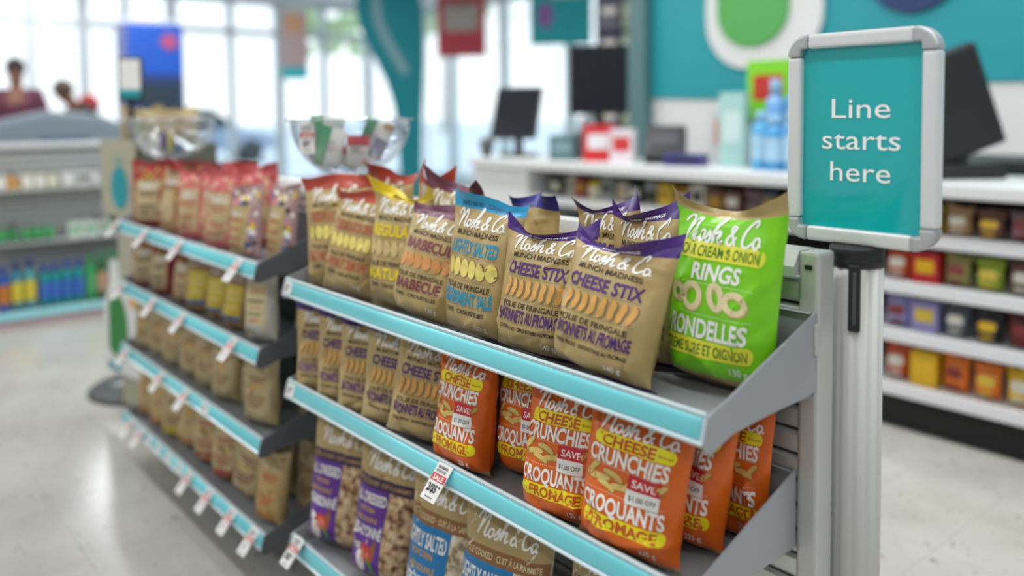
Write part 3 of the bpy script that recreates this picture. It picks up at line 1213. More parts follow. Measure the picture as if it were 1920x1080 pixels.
# ------------------------------------------------------------------ shelving fixture: slatted panels, posts, shelves
def slat_panel(x0, x1, zt, label):
    xc = (x0 + x1) / 2
    t = empty('slatted_panel', (xc, 1.14, 0), 0, label, 'display panel', 'slatted panels between the posts')
    w = x1 - x0
    for s in (-1, 1):
        m = MB()
        x = s * (w / 2 - 0.016)
        m.box((x, 0, zt / 2 + 0.01), (0.032, 0.044, zt - 0.02), ALU, 0.005)
        u = m.build('upright', t)
        if s == 1:
            MB().box((x, -0.0225, zt - 0.022), (0.012, 0.003, 0.007), BLACK, 0.001).build('screw_slot', u)
            MB().box((x + 0.013, -0.024, zt - 0.125), (0.009, 0.012, 0.046), ALU, 0.002).build('latch_clip', u)
    prof = [(-0.034, zt - 0.036), (-0.034, zt - 0.022), (-0.020, zt), (0.022, zt), (0.022, zt - 0.036)]
    MB().prism(prof, 'x', -w / 2 + 0.001, w / 2 - 0.0325, ALU).build('top_rail', t)
    MB().box((0, 0.006, (zt - 0.04 + 0.06) / 2), (w - 0.066, 0.006, zt - 0.11), mat('slat_gap_grey', (112, 114, 114), 0.6)).build('backing', t)
    n = int((zt - 0.11) / 0.038)
    b = MB()
    iw = w - 0.066
    b.prism([(-0.016, -0.0155), (-0.019, -0.011), (-0.019, 0.012), (-0.013, 0.0165), (0.002, 0.0165), (0.002, -0.0155)], 'x', -iw / 2, iw / 2, SLAT)
    me = b.mesh('slat')
    for k in range(n):
        o = link_mesh('slat', me, t)
        o.location = (0, 0, zt - 0.06 - 0.038 * k)
    for s in (-1, 1):
        MB().box((s * (w / 2 - 0.12), 0, 0.015), (0.05, 0.16, 0.03), GREY_METAL, 0.004).build('foot', t)
    return t


slat_panel(-1.898, -0.655, 1.042, 'near silver slatted panel standing behind the chip bags, right of the middle bowl')
slat_panel(-3.275, -2.012, 1.052, 'far silver slatted panel standing behind the small candy bags')


def queue_post(x, y, r, label, sign=False):
    t = empty('queue_post', (x, y, 0), 0, label, 'post', 'metal posts of the queue fixture')
    n = 64
    b = bmesh.new()
    P = []
    for k in range(n):
        a = 2 * math.pi * k / n
        g = 0.0
        for c in (-66, -98, -34, 0, 36, 72, 108, 150, 190):
            d = abs((math.degrees(a) - c + 180) % 360 - 180)
            g = max(g, max(0, 1 - d / 6.5))
        P.append(((r - 0.0022 * g) * math.cos(a), (r - 0.0022 * g) * math.sin(a)))
    m = MB()
    m.prism(P, 'z', 0.02, 1.018, POSTM)
    o = m.build('tube', t)
    for f in o.data.polygons:
        f.use_smooth = len(f.vertices) == 4
    m = MB()
    m.lathe([(0.001, 0.030), (r * .97, 0.030), (r * 1.03, 0.026), (r * 1.03, 0.016), (r * 1.0, 0.013), (r * 1.03, 0.010), (r * 1.03, 0.0), (0.001, 0.0)], BLACK, (0, 0, 1.016), 40)
    m.build('cap', t)
    # belt slot below the cap, facing the aisle
    m = MB()
    a = R(-66)
    rot = Matrix.Rotation(a + math.pi / 2, 4, 'Z')
    m.box((r * math.cos(a), r * math.sin(a), 0.972), (0.017, 0.008, 0.098), BLACK, 0.0035, rot, 3)
    s = m.build('belt_slot', t)
    c = r + 0.0032
    MB().box((c * math.cos(a), c * math.sin(a), 0.972), (0.005, 0.003, 0.078), mat('slot_grey', (74, 76, 80), .5), 0.001, rot).build('slot_groove', s)
    MB().lathe([(0.001, 0.02), (r * 1.05, 0.02), (r * 1.12, 0.008), (r * 1.12, 0.0), (0.001, 0.0)], GREY_METAL, (0, 0, 0), 40).build('base', t)
    return t


PX, PY = -0.6480, 1.212
queue_post(PX, PY, 0.0378, 'thick silver post with black cap carrying the teal sign')
queue_post(-1.955, 1.212, 0.0365, 'middle silver post hidden behind the red-topped bags, carrying the full bowl')
queue_post(-3.33, 1.212, 0.0365, 'far silver post at the left end, carrying the nearly empty bowl')

# the sign on the near post
sg = empty('queue_sign', (PX + 0.0035, PY, 1.046), 0, 'silver framed teal sign reading Line starts here on top of the silver post', 'sign')
SW, SH, fw = 0.232, 0.318, 0.0225
CAPM = mat('corner_cap_grey', (190, 192, 196), 0.3, 0.4)
zc = SH / 2
rc = 0.034
for s in (-1, 1):
    MB().box((s * (SW / 2 - fw / 2), 0, zc), (fw, 0.024, SH - 2 * rc), FRAME, 0.006, None, 3).build('frame_rail', sg)
    MB().box((0, 0, zc + s * (SH / 2 - fw / 2)), (SW - 2 * rc, 0.024, fw), FRAME, 0.006, None, 3).build('frame_rail', sg)
for sx_ in (-1, 1):
    for sz_ in (-1, 1):
        P = []
        cx, cz = sx_ * (SW / 2 - rc), zc + sz_ * (SH / 2 - rc)
        for k in range(9):
            a = R(90 * k / 8)
            P.append((cx + sx_ * rc * math.cos(a), cz + sz_ * rc * math.sin(a)))
        P += [(cx, cz + sz_ * (rc - fw)), (cx + sx_ * (rc - fw), cz + sz_ * (rc - fw)), (cx + sx_ * (rc - fw), cz)]
        MB().prism(P, 'y', -0.0135, 0.0135, CAPM, 0.004).build('corner_cap', sg)
MB().box((0, 0.002, zc), (SW - 2 * fw + 0.008, 0.006, SH - 2 * fw + 0.008), TEAL).build('poster', sg)
MB().box((0, 0.008, zc), (SW - 2 * fw + 0.008, 0.005, SH - 2 * fw + 0.008), GREY_METAL).build('back_board', sg)
a = Art()
for s, y, w, x in (('Line', 46, 91, 0), ('starts', -1, 122, 0), ('here', -49, 94, 0)):
    h = 31
    a = Art()
    a.text(s, x, y, h, w, mat('sign_white', (254, 254, 254), .4), 0.0, 0, 2)
    MB().flat(a, Matrix.Translation((0, -0.0012, zc)) @ Matrix.Rotation(math.pi / 2, 4, 'X')).build('lettering', sg)
MB().cyl((-0.0035, 0, -0.001), (-0.0035, 0, -0.0095), 0.034, BLACK, n=32).build('mount', sg)

SIDE = [(-0.253, -0.002), (-0.244, 0.0045), (-0.215, 0.0125), (-0.002, 0.095), (-0.002, -0.022), (-0.13, -0.029), (-0.20, -0.034), (-0.245, -0.048), (-0.257, -0.046), (-0.263, -0.036)]


def tray_shelf(x0, x1, zt, label, dark):
    xc = (x0 + x1) / 2
    w = x1 - x0
    t = empty('tray_shelf', (xc, 1.12, zt), 0, label, 'shelf', 'tray shelves with aqua price rails')
    gm = GREY_METAL
    bm_ = SHADED_METAL if dark else GREY_METAL
    MB().prism([(-0.246, -0.036), (-0.2425, -0.036), (-0.2425, -0.030), (-0.004, -0.030), (-0.004, -0.0265), (-0.246, -0.0265)], 'x', -w / 2 + 0.004, w / 2 - 0.004, gm).build('deck', t)
    MB().prism([(-0.004, -0.0265), (-0.004, 0.092), (-0.009, 0.094), (-0.0105, 0.092), (-0.0065, 0.090), (-0.0065, -0.0265)], 'x', -w / 2 + 0.004, w / 2 - 0.004, bm_).build('back_plate', t)
    for s in (-1, 1):
        MB().prism(SIDE, 'x', s * w / 2 - 0.0015, s * w / 2 + 0.0015, bm_ if (s == 1) else gm).build('side_bracket', t)
    rail = MB().prism([(-0.2440, 0.0020), (-0.2545, -0.0370), (-0.2610, -0.0380), (-0.2625, -0.0345), (-0.2585, -0.0325), (-0.2505, -0.0010), (-0.2530, 0.0015), (-0.2510, 0.0050)], 'x', -w / 2 + 0.003, w / 2 - 0.003, RAILW).build('price_rail', t)
    pr = [(-0.2502, -0.0030), (-0.2525, -0.0038), (-0.2555, -0.0080), (-0.2575, -0.0140), (-0.2588, -0.0210), (-0.2592, -0.0280), (-0.2590, -0.0310), (-0.2575, -0.0315)]
    ins = MB().prism(pr, 'x', -w / 2 + 0.013, w / 2 - 0.009, AQUA).build('aqua_insert', rail)
    for f in ins.data.polygons:
        f.use_smooth = len(f.vertices) == 4
    return t


G1 = (-1.878, -0.659)
G2 = (-3.256, -2.037)
for (g, zt, label, dark) in (
        (G1, 0.862, 'near top grey tray shelf with aqua rail carrying the brown and green chip bags', False),
        ((-1.878, -0.690), 0.620, 'near middle grey tray shelf with aqua rail carrying the orange bags', False),
        ((-1.878, -0.690), 0.245, 'near bottom grey tray shelf with aqua rail carrying the popcorn bags', False),
        (G2, 0.875, 'far top tray shelf with aqua rail carrying pink and red candy bags', True),
        (G2, 0.658, 'far second tray shelf with aqua rail carrying yellow labelled bags', True),
        (G2, 0.428, 'far third tray shelf with aqua rail carrying plain kraft nut bags', True),
        (G2, 0.1785, 'far bottom tray shelf with aqua rail full of white price labels', True)):
    tray_shelf(g[0], g[1], zt, label, dark)

# ------------------------------------------------------------------ price tags on the rails
_tagart = {}


def tag_art(price, sale=True):
    k = (price, sale)
    if k in _tagart:
        return _tagart[k]
    a = Art()
    rnd = random.Random(5)
    for r_ in range(2):
        x = -15
        while x < 12:
            w = rnd.uniform(0.6, 2.0)
            a.rect(x, 24 - 7 * r_, x + w, 29 - 7 * r_, I_BLACK if r_ == 0 else I_GREY, 1)
            x += w + rnd.uniform(0.7, 1.6)
    if sale:
        a.rect(-20, 1, 20, 14, S_RED, 1)
        a.text('SALE', 0, 7.5, 8.5, 30, I_WHITE, 0.03, 0, 2)
    a.text(price, -3, -11, 14, 26 if len(price) > 2 else 9 * len(price), I_BLACK, 0.03, 0, 2)
    a.rect(12, -8, 17, -5, I_BLACK, 1)
    a.rect(-10, -29, 10, -27, I_GREY, 1)
    _tagart[k] = a
    return a


def sale_tag(x, zt, price, label, tilt=40):
    t = empty('sale_tag', (x, 0.8660, zt + 0.001), 0, label, 'price tag', 'sale tags on the shelf rails')
    m = Matrix.Rotation(-R(tilt), 4, 'X')
    c = MB().box((0, 0, -0.034), (0.043, 0.0008, 0.068), PAPER, 0, None)
    bmesh.ops.transform(c.bm, matrix=m, verts=c.bm.verts)
    c.box((0, 0.0012, -0.006), (0.030, 0.0012, 0.016), RAILW)
    c.build('card', t)
    MB().flat(tag_art(price), m @ Matrix.Translation((0, -0.0006, -0.034)) @ Matrix.Rotation(math.pi / 2, 4, 'X')).build('printed_face', t)
    return t


def rail_label(x, zt, label, w=0.036):
    t = empty('shelf_label', (x, 0.8620, zt - 0.0168), 0, label, 'price label', 'small white labels slid into the rails')
    t.rotation_euler = (-0.2487, 0, 0)
    MB().box((0, 0, 0), (w, 0.0006, 0.0285), PAPER).build('card', t)
    a = Art()
    a.rect(-11, 3, 11, 7, I_GREY, 1)
    a.rect(-11, -3, 5, 0, I_GREY, 1)
    a.rect(-11, -8, -2, -5, I_BLACK, 1)
    MB().flat(a, Matrix.Translation((0, -0.0006, 0)) @ Matrix.Rotation(math.pi / 2, 4, 'X')).build('printed_face', t)


sale_tag(-1.229, 0.620, "2/$5", 'white sale tag with red band hanging from the near middle rail below the orange bags')
sale_tag(-1.826, 0.255, "2/$7", 'white sale tag with red band at the left end of the near bottom rail')
rail_label(-1.852, 0.862, 'small white label at the left end of the near top rail')
rail_label(-1.852, 0.620, 'small white label at the left end of the near middle rail')
ORD = ['leftmost', 'second from left', 'third from left', 'fourth from left', 'fifth from left', 'sixth from left', 'seventh from left', 'eighth from left', 'ninth from left', 'tenth from left', 'eleventh from left', 'twelfth from left']
for nm, zt, xs_ in (('top', 0.875, (-3.224, -2.904, -2.575, -2.136)), ('second', 0.658, (-3.183, -2.843, -2.571, -2.187)),
                    ('third', 0.428, (-3.16, -2.785, -2.558)), ('bottom', 0.1785, (-3.137, -3.017, -2.553, -2.393, -2.229, -2.085))):
    for k, x in enumerate(xs_):
        sale_tag(x, zt, '2', 'white and red sale tag on the far %s rail, %s' % (nm, ORD[k]))
rail_label(-2.415, 0.428, 'small white label alone on the far third rail', 0.05)
for k, x in enumerate((-3.09, -2.95, -2.85, -2.75, -2.65)):
    rail_label(x, 0.1785, 'small white label slid into the far bottom rail, %s' % ORD[k], 0.045)

# ------------------------------------------------------------------ bags on the near shelves
Z1, Z2, Z3 = 0.8360, 0.5940, 0.2190
GT = 'chip bags on the near top shelf'
GM = 'snack bags on the near middle shelf'
GB = 'popcorn bags on the near bottom shelf'
B = bag
# kind, label, group, x, y, z, yaw, lean, w, h, t, roll
B('red_chips', 'brown chip bag with a faded red top, leftmost of the near top shelf', GT, -1.775, 0.960, Z1, R(30), R(5), .185, .262, .085, R(-4), curl=1.5)
B('red_chips', 'brown chip bag with red top tilted over the leftmost one', GT, -1.672, 0.920, Z1, R(24), R(9), .155, .238, .08, R(8), curl=1.5)
B('red_chips', 'red-topped chip bag standing behind, only its crumpled red top showing under the bowl', GT, -1.745, 1.075, Z1, R(8), R(1), .17, .282, .06, curl=2.2)
B('red_chips', 'faded red-topped chip bag at the back between yellow and plum tops', GT, -1.585, 1.088, Z1, R(4), R(1), .13, .280, .030, R(2), curl=2.2)
B('regular', 'brown chip bag with bright yellow top and yellow lettering', GT, -1.512, 0.952, Z1, R(14), R(4), .172, .256, .085, R(1), curl=2.0)
B('bbq', 'brown chip bag with plum top standing at the back behind the yellow-topped bag', GT, -1.462, 1.062, Z1, R(8), R(1), .175, .272, .055, curl=2.2)
B('bbq', 'brown chip bag with plum barbecue lettering leaning in front', GT, -1.372, 0.920, Z1, R(12), R(10), .172, .222, .09, R(7), curl=1.6)
B('salted', 'brown chip bag with sky blue top and blue lettering', GT, -1.218, 0.935, Z1, R(9), R(4), .176, .256, .10, R(3), curl=1.4)
B('navy', 'brown chip bag at the back with only a navy blue top edge showing', GT, -1.235, 1.075, Z1, R(4), R(1), .13, .250, .04, R(3), curl=2.0)
B('stix', 'purple-topped cheese snack bag at the back, right of the navy top', GT, -1.045, 1.080, Z1, R(4), R(1), .145, .262, .045, R(2), curl=2.2)
B('stix', 'purple-topped cheese snack bag in front, right of the sky blue topped bag', GT, -1.056, 0.934, Z1, R(14), R(7), .182, .223, .10, R(3), curl=1.6)
B('stix', 'purple-topped cheese snack bag at the back, left of the lime green bag', GT, -0.918, 1.048, Z1, R(6), R(2), .150, .262, .07, curl=1.8)
B('stix', 'front purple-topped cheese snack bag standing nearest the rail, left of the lime green bag', GT, -0.897, 0.916, Z1, R(9), R(10), .188, .215, .105, R(7), curl=1.9)
B('rings', 'lime green onion ring bag with brown top at the right end', GT, -0.765, 1.035, Z1, R(3), R(2), .188, .280, .10, R(3), name='snack_bag', cat='snack bag', curl=1.7)

SL = ['leftmost purple-lettered cheese snack bag under the near top shelf', 'second purple-lettered cheese snack bag from the left under the near top shelf', 'third purple-lettered cheese snack bag from the left under the near top shelf', 'fourth purple-lettered cheese snack bag from the left under the near top shelf', 'fifth purple-lettered cheese snack bag, leaning on the orange bags']
for k, (x, y, rl) in enumerate(((-1.79, .918, -2), (-1.688, .916, 0), (-1.59, .914, 2), (-1.488, .914, 4), (-1.383, .912, 8))):
    B('stix', SL[k], GM, x, y, Z2, R(28), R(7), .165, .212, .056, R(rl), curl=.6)
OL = ['leftmost orange cheese snack bag on the near middle shelf', 'second orange cheese snack bag from the left, its sticker half hidden', 'third orange cheese snack bag from the left', 'large orange cheese snack bag facing front, fourth from the left', 'fifth orange cheese snack bag, turned beside the right bracket']
for k, (x, y, yw, rl, w) in enumerate(((-1.244, .910, 8, 1, .148), (-1.128, .978, 10, -3, .155), (-0.978, .910, 13, 2, .155), (-0.834, .908, 10, 4, .182), (-0.815, 1.003, 4, 4, .160))):
    B('crunch', OL[k], GM, x, y, Z2, R(yw), R(6), w, .230, .08, R(rl), sticker=True, name='snack_bag', cat='snack bag', curl=.7)
B('crunch', 'orange cheese snack bag at the very back, beside the slatted panel', GM, -0.783, 1.078, Z2, R(4), R(1), .15, .228, .040, R(2), name='snack_bag', cat='snack bag')
B('crunch', 'orange cheese snack bag at the back between the third and fourth ones', GM, -0.985, 1.065, Z2, R(8), R(2), .16, .226, .05, R(2), name='snack_bag', cat='snack bag')

B('pop_purple', 'popcorn bag with purple label, leftmost on the near bottom shelf', GB, -1.785, .945, Z3, R(28), R(5), .185, .318, .09, R(4), name='popcorn_bag', cat='popcorn bag')
B('pop_purple', 'second popcorn bag with purple label, right of the leftmost', GB, -1.585, .945, Z3, R(24), R(5), .185, .318, .09, R(5), name='popcorn_bag', cat='popcorn bag')
B('pop_blue', 'popcorn bag with blue label and brown band, left one of two', GB, -1.375, .945, Z3, R(18), R(5), .188, .322, .10, R(4), name='popcorn_bag', cat='popcorn bag')
B('pop_blue', 'popcorn bag with blue label and brown band, right one of two', GB, -1.185, .94, Z3, R(16), R(8), .205, .318, .10, R(2), name='popcorn_bag', cat='popcorn bag')
B('pop_blue', 'popcorn bag at the back right of the bottom shelf, only its shoulder showing', GB, -1.00, 1.03, Z3, R(8), R(3), .18, .30, .08, R(3), name='popcorn_bag', cat='popcorn bag')

# ------------------------------------------------------------------ bags on the far shelves
FB = [
    ('top', 0.850, [
        ('red', -3.20, 1.045, 20, .15, .235, .05), ('red', -3.135, .955, 34, .185, .232, .06), ('nut', -2.90, .945, 22, .105, .222, .05), ('red2', -2.925, 1.05, 28, .17, .236, .05),
        ('pink', -2.725, .95, 24, .125, .226, .05), ('pink', -2.60, .975, 24, .12, .232, .05), ('pink', -2.475, .945, 24, .13, .232, .05), ('pink', -2.44, 1.055, 26, .15, .242, .045), ('pink', -2.63, 1.07, 20, .16, .246, .045),
        ('allsort', -2.29, .94, 20, .12, .20, .05), ('allsort', -2.135, .975, 16, .11, .21, .05)]),
    ('second', 0.633, [
        ('red', -3.165, .94, 24, .15, .196, .05), ('red', -3.0, .94, 22, .125, .192, .05), ('red2', -2.90, 1.0, 22, .11, .19, .05), ('red2', -2.79, .94, 22, .11, .190, .05),
        ('yel', -2.63, .94, 24, .135, .204, .055), ('yel', -2.495, .945, 20, .12, .196, .055), ('yel', -2.36, .94, 18, .115, .196, .055), ('clear', -2.19, .94, 18, .125, .198, .06), ('clear', -2.12, 1.05, 12, .11, .175, .05)]),
    ('third', 0.403, [
        ('kraft', -3.19, .94, 24, .12, .186, .055), ('kraft', -3.055, .95, 22, .135, .19, .06), ('kraft', -2.905, .945, 22, .14, .198, .06), ('kraft', -2.74, .945, 22, .125, .196, .055),
        ('kraft', -2.60, .945, 20, .125, .20, .055), ('kraft', -2.455, .94, 20, .125, .198, .055), ('kraft', -2.33, .97, 18, .11, .19, .05), ('kraft', -2.19, .935, 18, .135, .202, .055), ('kraft', -2.115, 1.05, 12, .11, .176, .045)]),
    ('bottom', 0.1535, [
        ('krafto', -3.19, .945, 24, .125, .205, .055), ('krafto', -3.055, .94, 24, .125, .20, .055), ('krafty', -2.92, .945, 24, .13, .20, .055), ('krafto', -2.79, .95, 22, .125, .206, .055),
        ('kraftr', -2.625, .95, 22, .135, .21, .055), ('kraftr', -2.47, .945, 22, .13, .20, .055), ('kraftp', -2.315, .94, 16, .13, .185, .06), ('kraft', -2.29, 1.035, 14, .13, .18, .05),
        ('krafts', -2.135, .925, 18, .115, .205, .05), ('kraft', -2.12, 1.04, 8, .13, .205, .05)]),
]
DESC = {'red': 'deep red candy bag with kraft label', 'red2': 'dull red candy bag with kraft label', 'nut': 'narrow brown candy bag', 'pink': 'pink candy bag with kraft label',
        'allsort': 'kraft bag with bright liquorice squares', 'yel': 'brown bag with mustard yellow label', 'clear': 'pale bag with green lettering and clear foot',
        'kraft': 'plain kraft nut bag', 'krafto': 'kraft bag with rust coloured foot', 'krafty': 'kraft bag with mustard foot', 'kraftr': 'kraft bag with red foot',
        'kraftp': 'crumpled kraft bag with plum fruit print', 'krafts': 'narrow kraft bag with orange lettering standing at the right bracket'}
for nm, z, L in FB:
    cnt = {}
    tot = {}
    for it in L:
        tot[it[0]] = tot.get(it[0], 0) + 1
    order = sorted(range(len(L)), key=lambda i: L[i][1])
    rank = {}
    for i in order:
        k = L[i][0]
        rank[i] = cnt.get(k, 0)
        cnt[k] = rank[i] + 1
    for i, (k, x, y, yw, w, h, t) in enumerate(L):
        lab = DESC[k] + ' on the far %s shelf' % nm
        if tot[k] > 1:
            lab += ', ' + ORD[rank[i]]
        roll = ((i * 37) % 7 - 3) * 0.9 + (9 if k == 'kraftp' else 0) + (5 if k == 'krafts' else 0)
        B(k, lab, 'small bags on the far %s shelf' % nm, x, y, z, R(yw), R(5 if y < 1 else 2), w, h, t, R(roll), near=False, name='candy_bag' if k in ('red', 'red2', 'pink', 'allsort') else 'nut_bag', cat='bag', curl=.8)


# ------------------------------------------------------------------ acrylic bowls and what is in them
def bowl(x, y, z, r, label):
    t = empty('acrylic_bowl', (x, y, z), 0, label, 'bowl', 'clear bowls on the posts')
    prof = [(0.001, 0.0)]
    for k in range(1, 15):
        a = R(90 * k / 14)
        prof.append((r * math.sin(a), r * (1 - math.cos(a)) * 0.98))
    inner = [(max(0.001, p[0] - 0.004), p[1] + (0.004 if p[0] < r * .8 else 0.001)) for p in prof[::-1]]
    MB().lathe(prof + [(r + 0.001, r * .98 + .004)] + inner, ACRYL, (0, 0, 0), 48).build('bowl_shell', t)
    MB().lathe([(r - 0.002, r * .98), (r + 0.009, r * .98), (r + 0.010, r * .98 + 0.004), (r - 0.002, r * .98 + 0.005)], glassy('acrylic_rim', (.9, .94, .97), .35, .05, .9), (0, 0, 0), 48).build('rim', t)
    n = 14
    P = [(r * .97 * math.cos(R(180 + 180 * k / n)), r + r * .94 * math.sin(R(180 + 180 * k / n))) for k in range(n + 1)]
    rot = MB().prism([(p[0], p[1]) for p in P], 'y', -0.0015, 0.0015, ACRYL)
    bmesh.ops.transform(rot.bm, matrix=Matrix.Rotation(R(62), 4, 'Z'), verts=rot.bm.verts)
    rot.build('divider', t)
    MB().lathe([(0.001, -0.012), (0.045, -0.012), (0.045, -0.004), (0.02, 0.0), (0.001, 0.0)], BLACK, (0, 0, 0), 24).build('seat', t)
    m = MB()
    m.tube([(0, 0, -0.012), (0, 0.04, -0.024), (0, 1.212 - y, -0.026), ], 0.010, BLACK, 10)
    m.cyl((0, 1.212 - y, 1.046 - z), (0, 1.212 - y, -0.015), 0.012, BLACK)
    m.build('arm', t)
    return t


bowl(-1.955, 1.092, 1.082, 0.152, 'clear bowl full of small first aid boxes above the red-topped bags')
bowl(-3.33, 1.092, 1.076, 0.160, 'clear bowl nearly empty, above the far red candy bags')
CARTON = mat('carton_white', (232, 230, 226), 0.45)
CGREEN = mat('carton_green', (30, 150, 92), 0.4)
CPINK = mat('carton_rose', (196, 84, 92), 0.4)


def carton(name, label, loc, dims, rot, art, cat='box', group='small goods in the full bowl', base=CARTON, bands=()):
    """small carton: box, coloured bands wrapped round it"""
    t = empty(name, loc, 0, label, cat, group)
    t.rotation_euler = rot
    MB().box((0, 0, 0), dims, base, 0.0012).build('carton', t)
    for (ax, a0, a1, m) in bands:
        d = [dims[0] + .0008, dims[1] + .0008, dims[2] + .0008]
        c = [0, 0, 0]
        i = 'xyz'.index(ax)
        c[i] = (a0 + a1) / 2 * dims[i]
        d[i] = (a1 - a0) * dims[i]
        MB().box(c, d, m, 0.0008).build('colour_band', t)
    if art:
        MB().flat(art, Matrix.Translation((0, -dims[1] / 2 - 0.0008, 0)) @ Matrix.Rotation(math.pi / 2, 4, 'X')).build('print', t)
    return t


def small_lines(n, w, m):
    a = Art()
    for k in range(n):
        a.rect(-w / 2, 14 - 6 * k, w / 2 - (k % 3) * w * .2, 16 - 6 * k, m, 1)
    return a


BX, BY, BZ = -1.955, 1.092, 1.082


def inbowl(a, b, z, c=(BX, BY, BZ)):
    """place inside a bowl: a to the right and b forward as a shopper in the aisle sees it"""
    return (c[0] + .64 * a + .77 * b, c[1] + .77 * a - .64 * b, c[2] + z)


AY = R(50)
FA = 'first_aid_box'
carton(FA, 'white carton with broad green stripe tilted in the full bowl', inbowl(-.042, .050, .082), (.062, .020, .100), (R(-4), R(16), AY), small_lines(5, 22, I_GREY), bands=(('x', -.5, -.08, CGREEN),))
carton(FA, 'upright white carton with a green top corner sticking out of the full bowl', inbowl(-.062, -.010, .112), (.085, .018, .095), (0, R(3), AY), small_lines(3, 30, I_GREY), bands=(('x', -.5, -.1, CGREEN),))
carton(FA, 'white carton with rose red top in the middle of the full bowl', inbowl(.030, .062, .072), (.054, .018, .078), (R(-6), R(1), AY), small_lines(4, 36, I_GREY), bands=(('z', .16, .5, CPINK),))
carton(FA, 'white and green carton leaning at the back right of the full bowl', inbowl(.052, -.025, .098), (.060, .018, .105), (R(4), R(22), AY), small_lines(4, 26, I_GREY), bands=(('x', -.5, -.05, CGREEN),))
carton(FA, 'flat white carton lying against the right wall of the full bowl', inbowl(.088, .020, .100), (.020, .055, .085), (R(0), R(26), AY), None, bands=(('z', .3, .5, mat('carton_tan', (196, 160, 116), .5)),))
carton(FA, 'purple small packet at the right inside the full bowl', inbowl(.080, .062, .078), (.034, .016, .05), (R(0), R(28), AY), None, base=mat('packet_purple', (98, 92, 140), .4))
carton(FA, 'dark purple packet at the bottom left of the full bowl', inbowl(-.085, .045, .072), (.030, .016, .034), (R(0), R(-30), AY), None, base=mat('packet_dark', (84, 76, 96), .4))
carton(FA, 'small white and rose carton deep in the middle of the full bowl', inbowl(.0, .0, .052), (.05, .02, .05), (R(0), R(24), AY), None, bands=(('z', .1, .5, CPINK),))
# sale tag on the bowl
_p = inbowl(-.080, .134, .108)
t = empty('sale_tag', _p, R(46), 'white sale tag with red band stuck on the full bowl', 'price tag')
MB().box((0, 0, 0), (.036, .0008, .075), PAPER).build('card', t)
MB().flat(tag_art('$3'), Matrix.Translation((0, -.0006, 0)) @ Matrix.Rotation(math.pi / 2, 4, 'X') @ Matrix.Diagonal((.85, 1, 1, 1))).build('printed_face', t)
GF = 'small goods in the nearly empty bowl'
FX, FY, FZ = -3.33, 1.092, 1.076
FC = (FX, FY, FZ)
carton('small_packet', 'white packet lying in the left half of the nearly empty bowl', inbowl(-.045, .02, .06, FC), (.07, .018, .05), (R(10), R(24), AY), None, group=GF, base=PAPER)
carton('small_packet', 'purple and yellow packet standing in the nearly empty bowl', inbowl(.012, .07, .072, FC), (.046, .016, .07), (0, R(3), AY), None, group=GF, base=mat('packet_violet', (92, 84, 150), .4), bands=(('x', .05, .5, mat('packet_lemon', (220, 216, 120), .4)),))
carton('small_packet', 'blue packet at the bottom of the nearly empty bowl', inbowl(.045, .045, .042, FC), (.036, .024, .03), (R(0), R(20), AY), None, group=GF, base=mat('packet_blue', (80, 130, 190), .4))
_a, _b = Vector(inbowl(.055, .05, .05, FC)), Vector(inbowl(.128, .03, .118, FC))
p = MB().tube([Vector((0, 0, 0)), _b - _a], 0.0045, mat('pen_grey', (70, 74, 84), .4), 8).build('pen')
p.location = _a
tag(p, 'grey pen leaning in the right half of the nearly empty bowl', 'pen')
MB().tube([(_a - _b) * .1, Vector((0, 0, 0))], [0.0015, 0.0045], I_TAN, 8).build('tip', p)

# ------------------------------------------------------------------ checkout counter behind, with open shelves under it
ct = empty('checkout_counter', (-1.6, 3.2, 0), 0, 'long white checkout counter with open product shelves under its top', 'counter')
CX0, CX1 = -2.64, 3.6            # local extents along x
MB().box(((CX0 + CX1) / 2, 0.28, 0.945), (CX1 - CX0, 0.58, 0.05), WHITE, 0.006).build('counter_top', ct)
MB().box((CX0 + 0.26, 0.29, 0.46), (0.52, 0.54, 0.92), WHITE, 0.006).build('end_cabinet', ct)
MB().box(((CX0 + CX1) / 2, 0.56, 0.46), (CX1 - CX0, 0.02, 0.92), mat('dark_back_board', (58, 56, 54), .7)).build('back_board', ct)
MB().box(((CX0 + CX1) / 2 + 0.26, 0.31, 0.065), (CX1 - CX0 - 0.52, 0.48, 0.13), BLACKM, 0.004).build('kick_plate', ct)
for z in (0.165, 0.375, 0.565, 0.755):
    s = MB().box(((CX0 + CX1) / 2 + 0.26, 0.29, z), (CX1 - CX0 - 0.52, 0.5, 0.02), WHITE, 0.003).build('shelf_board', ct)
    MB().box(((CX0 + CX1) / 2 + 0.26, 0.035, z - 0.004), (CX1 - CX0 - 0.52, 0.016, 0.05), mat('lip_white', (222, 221, 226), .35), 0.003).build('shelf_lip', s)

GC = 'snack packs on the shelves under the checkout counter'


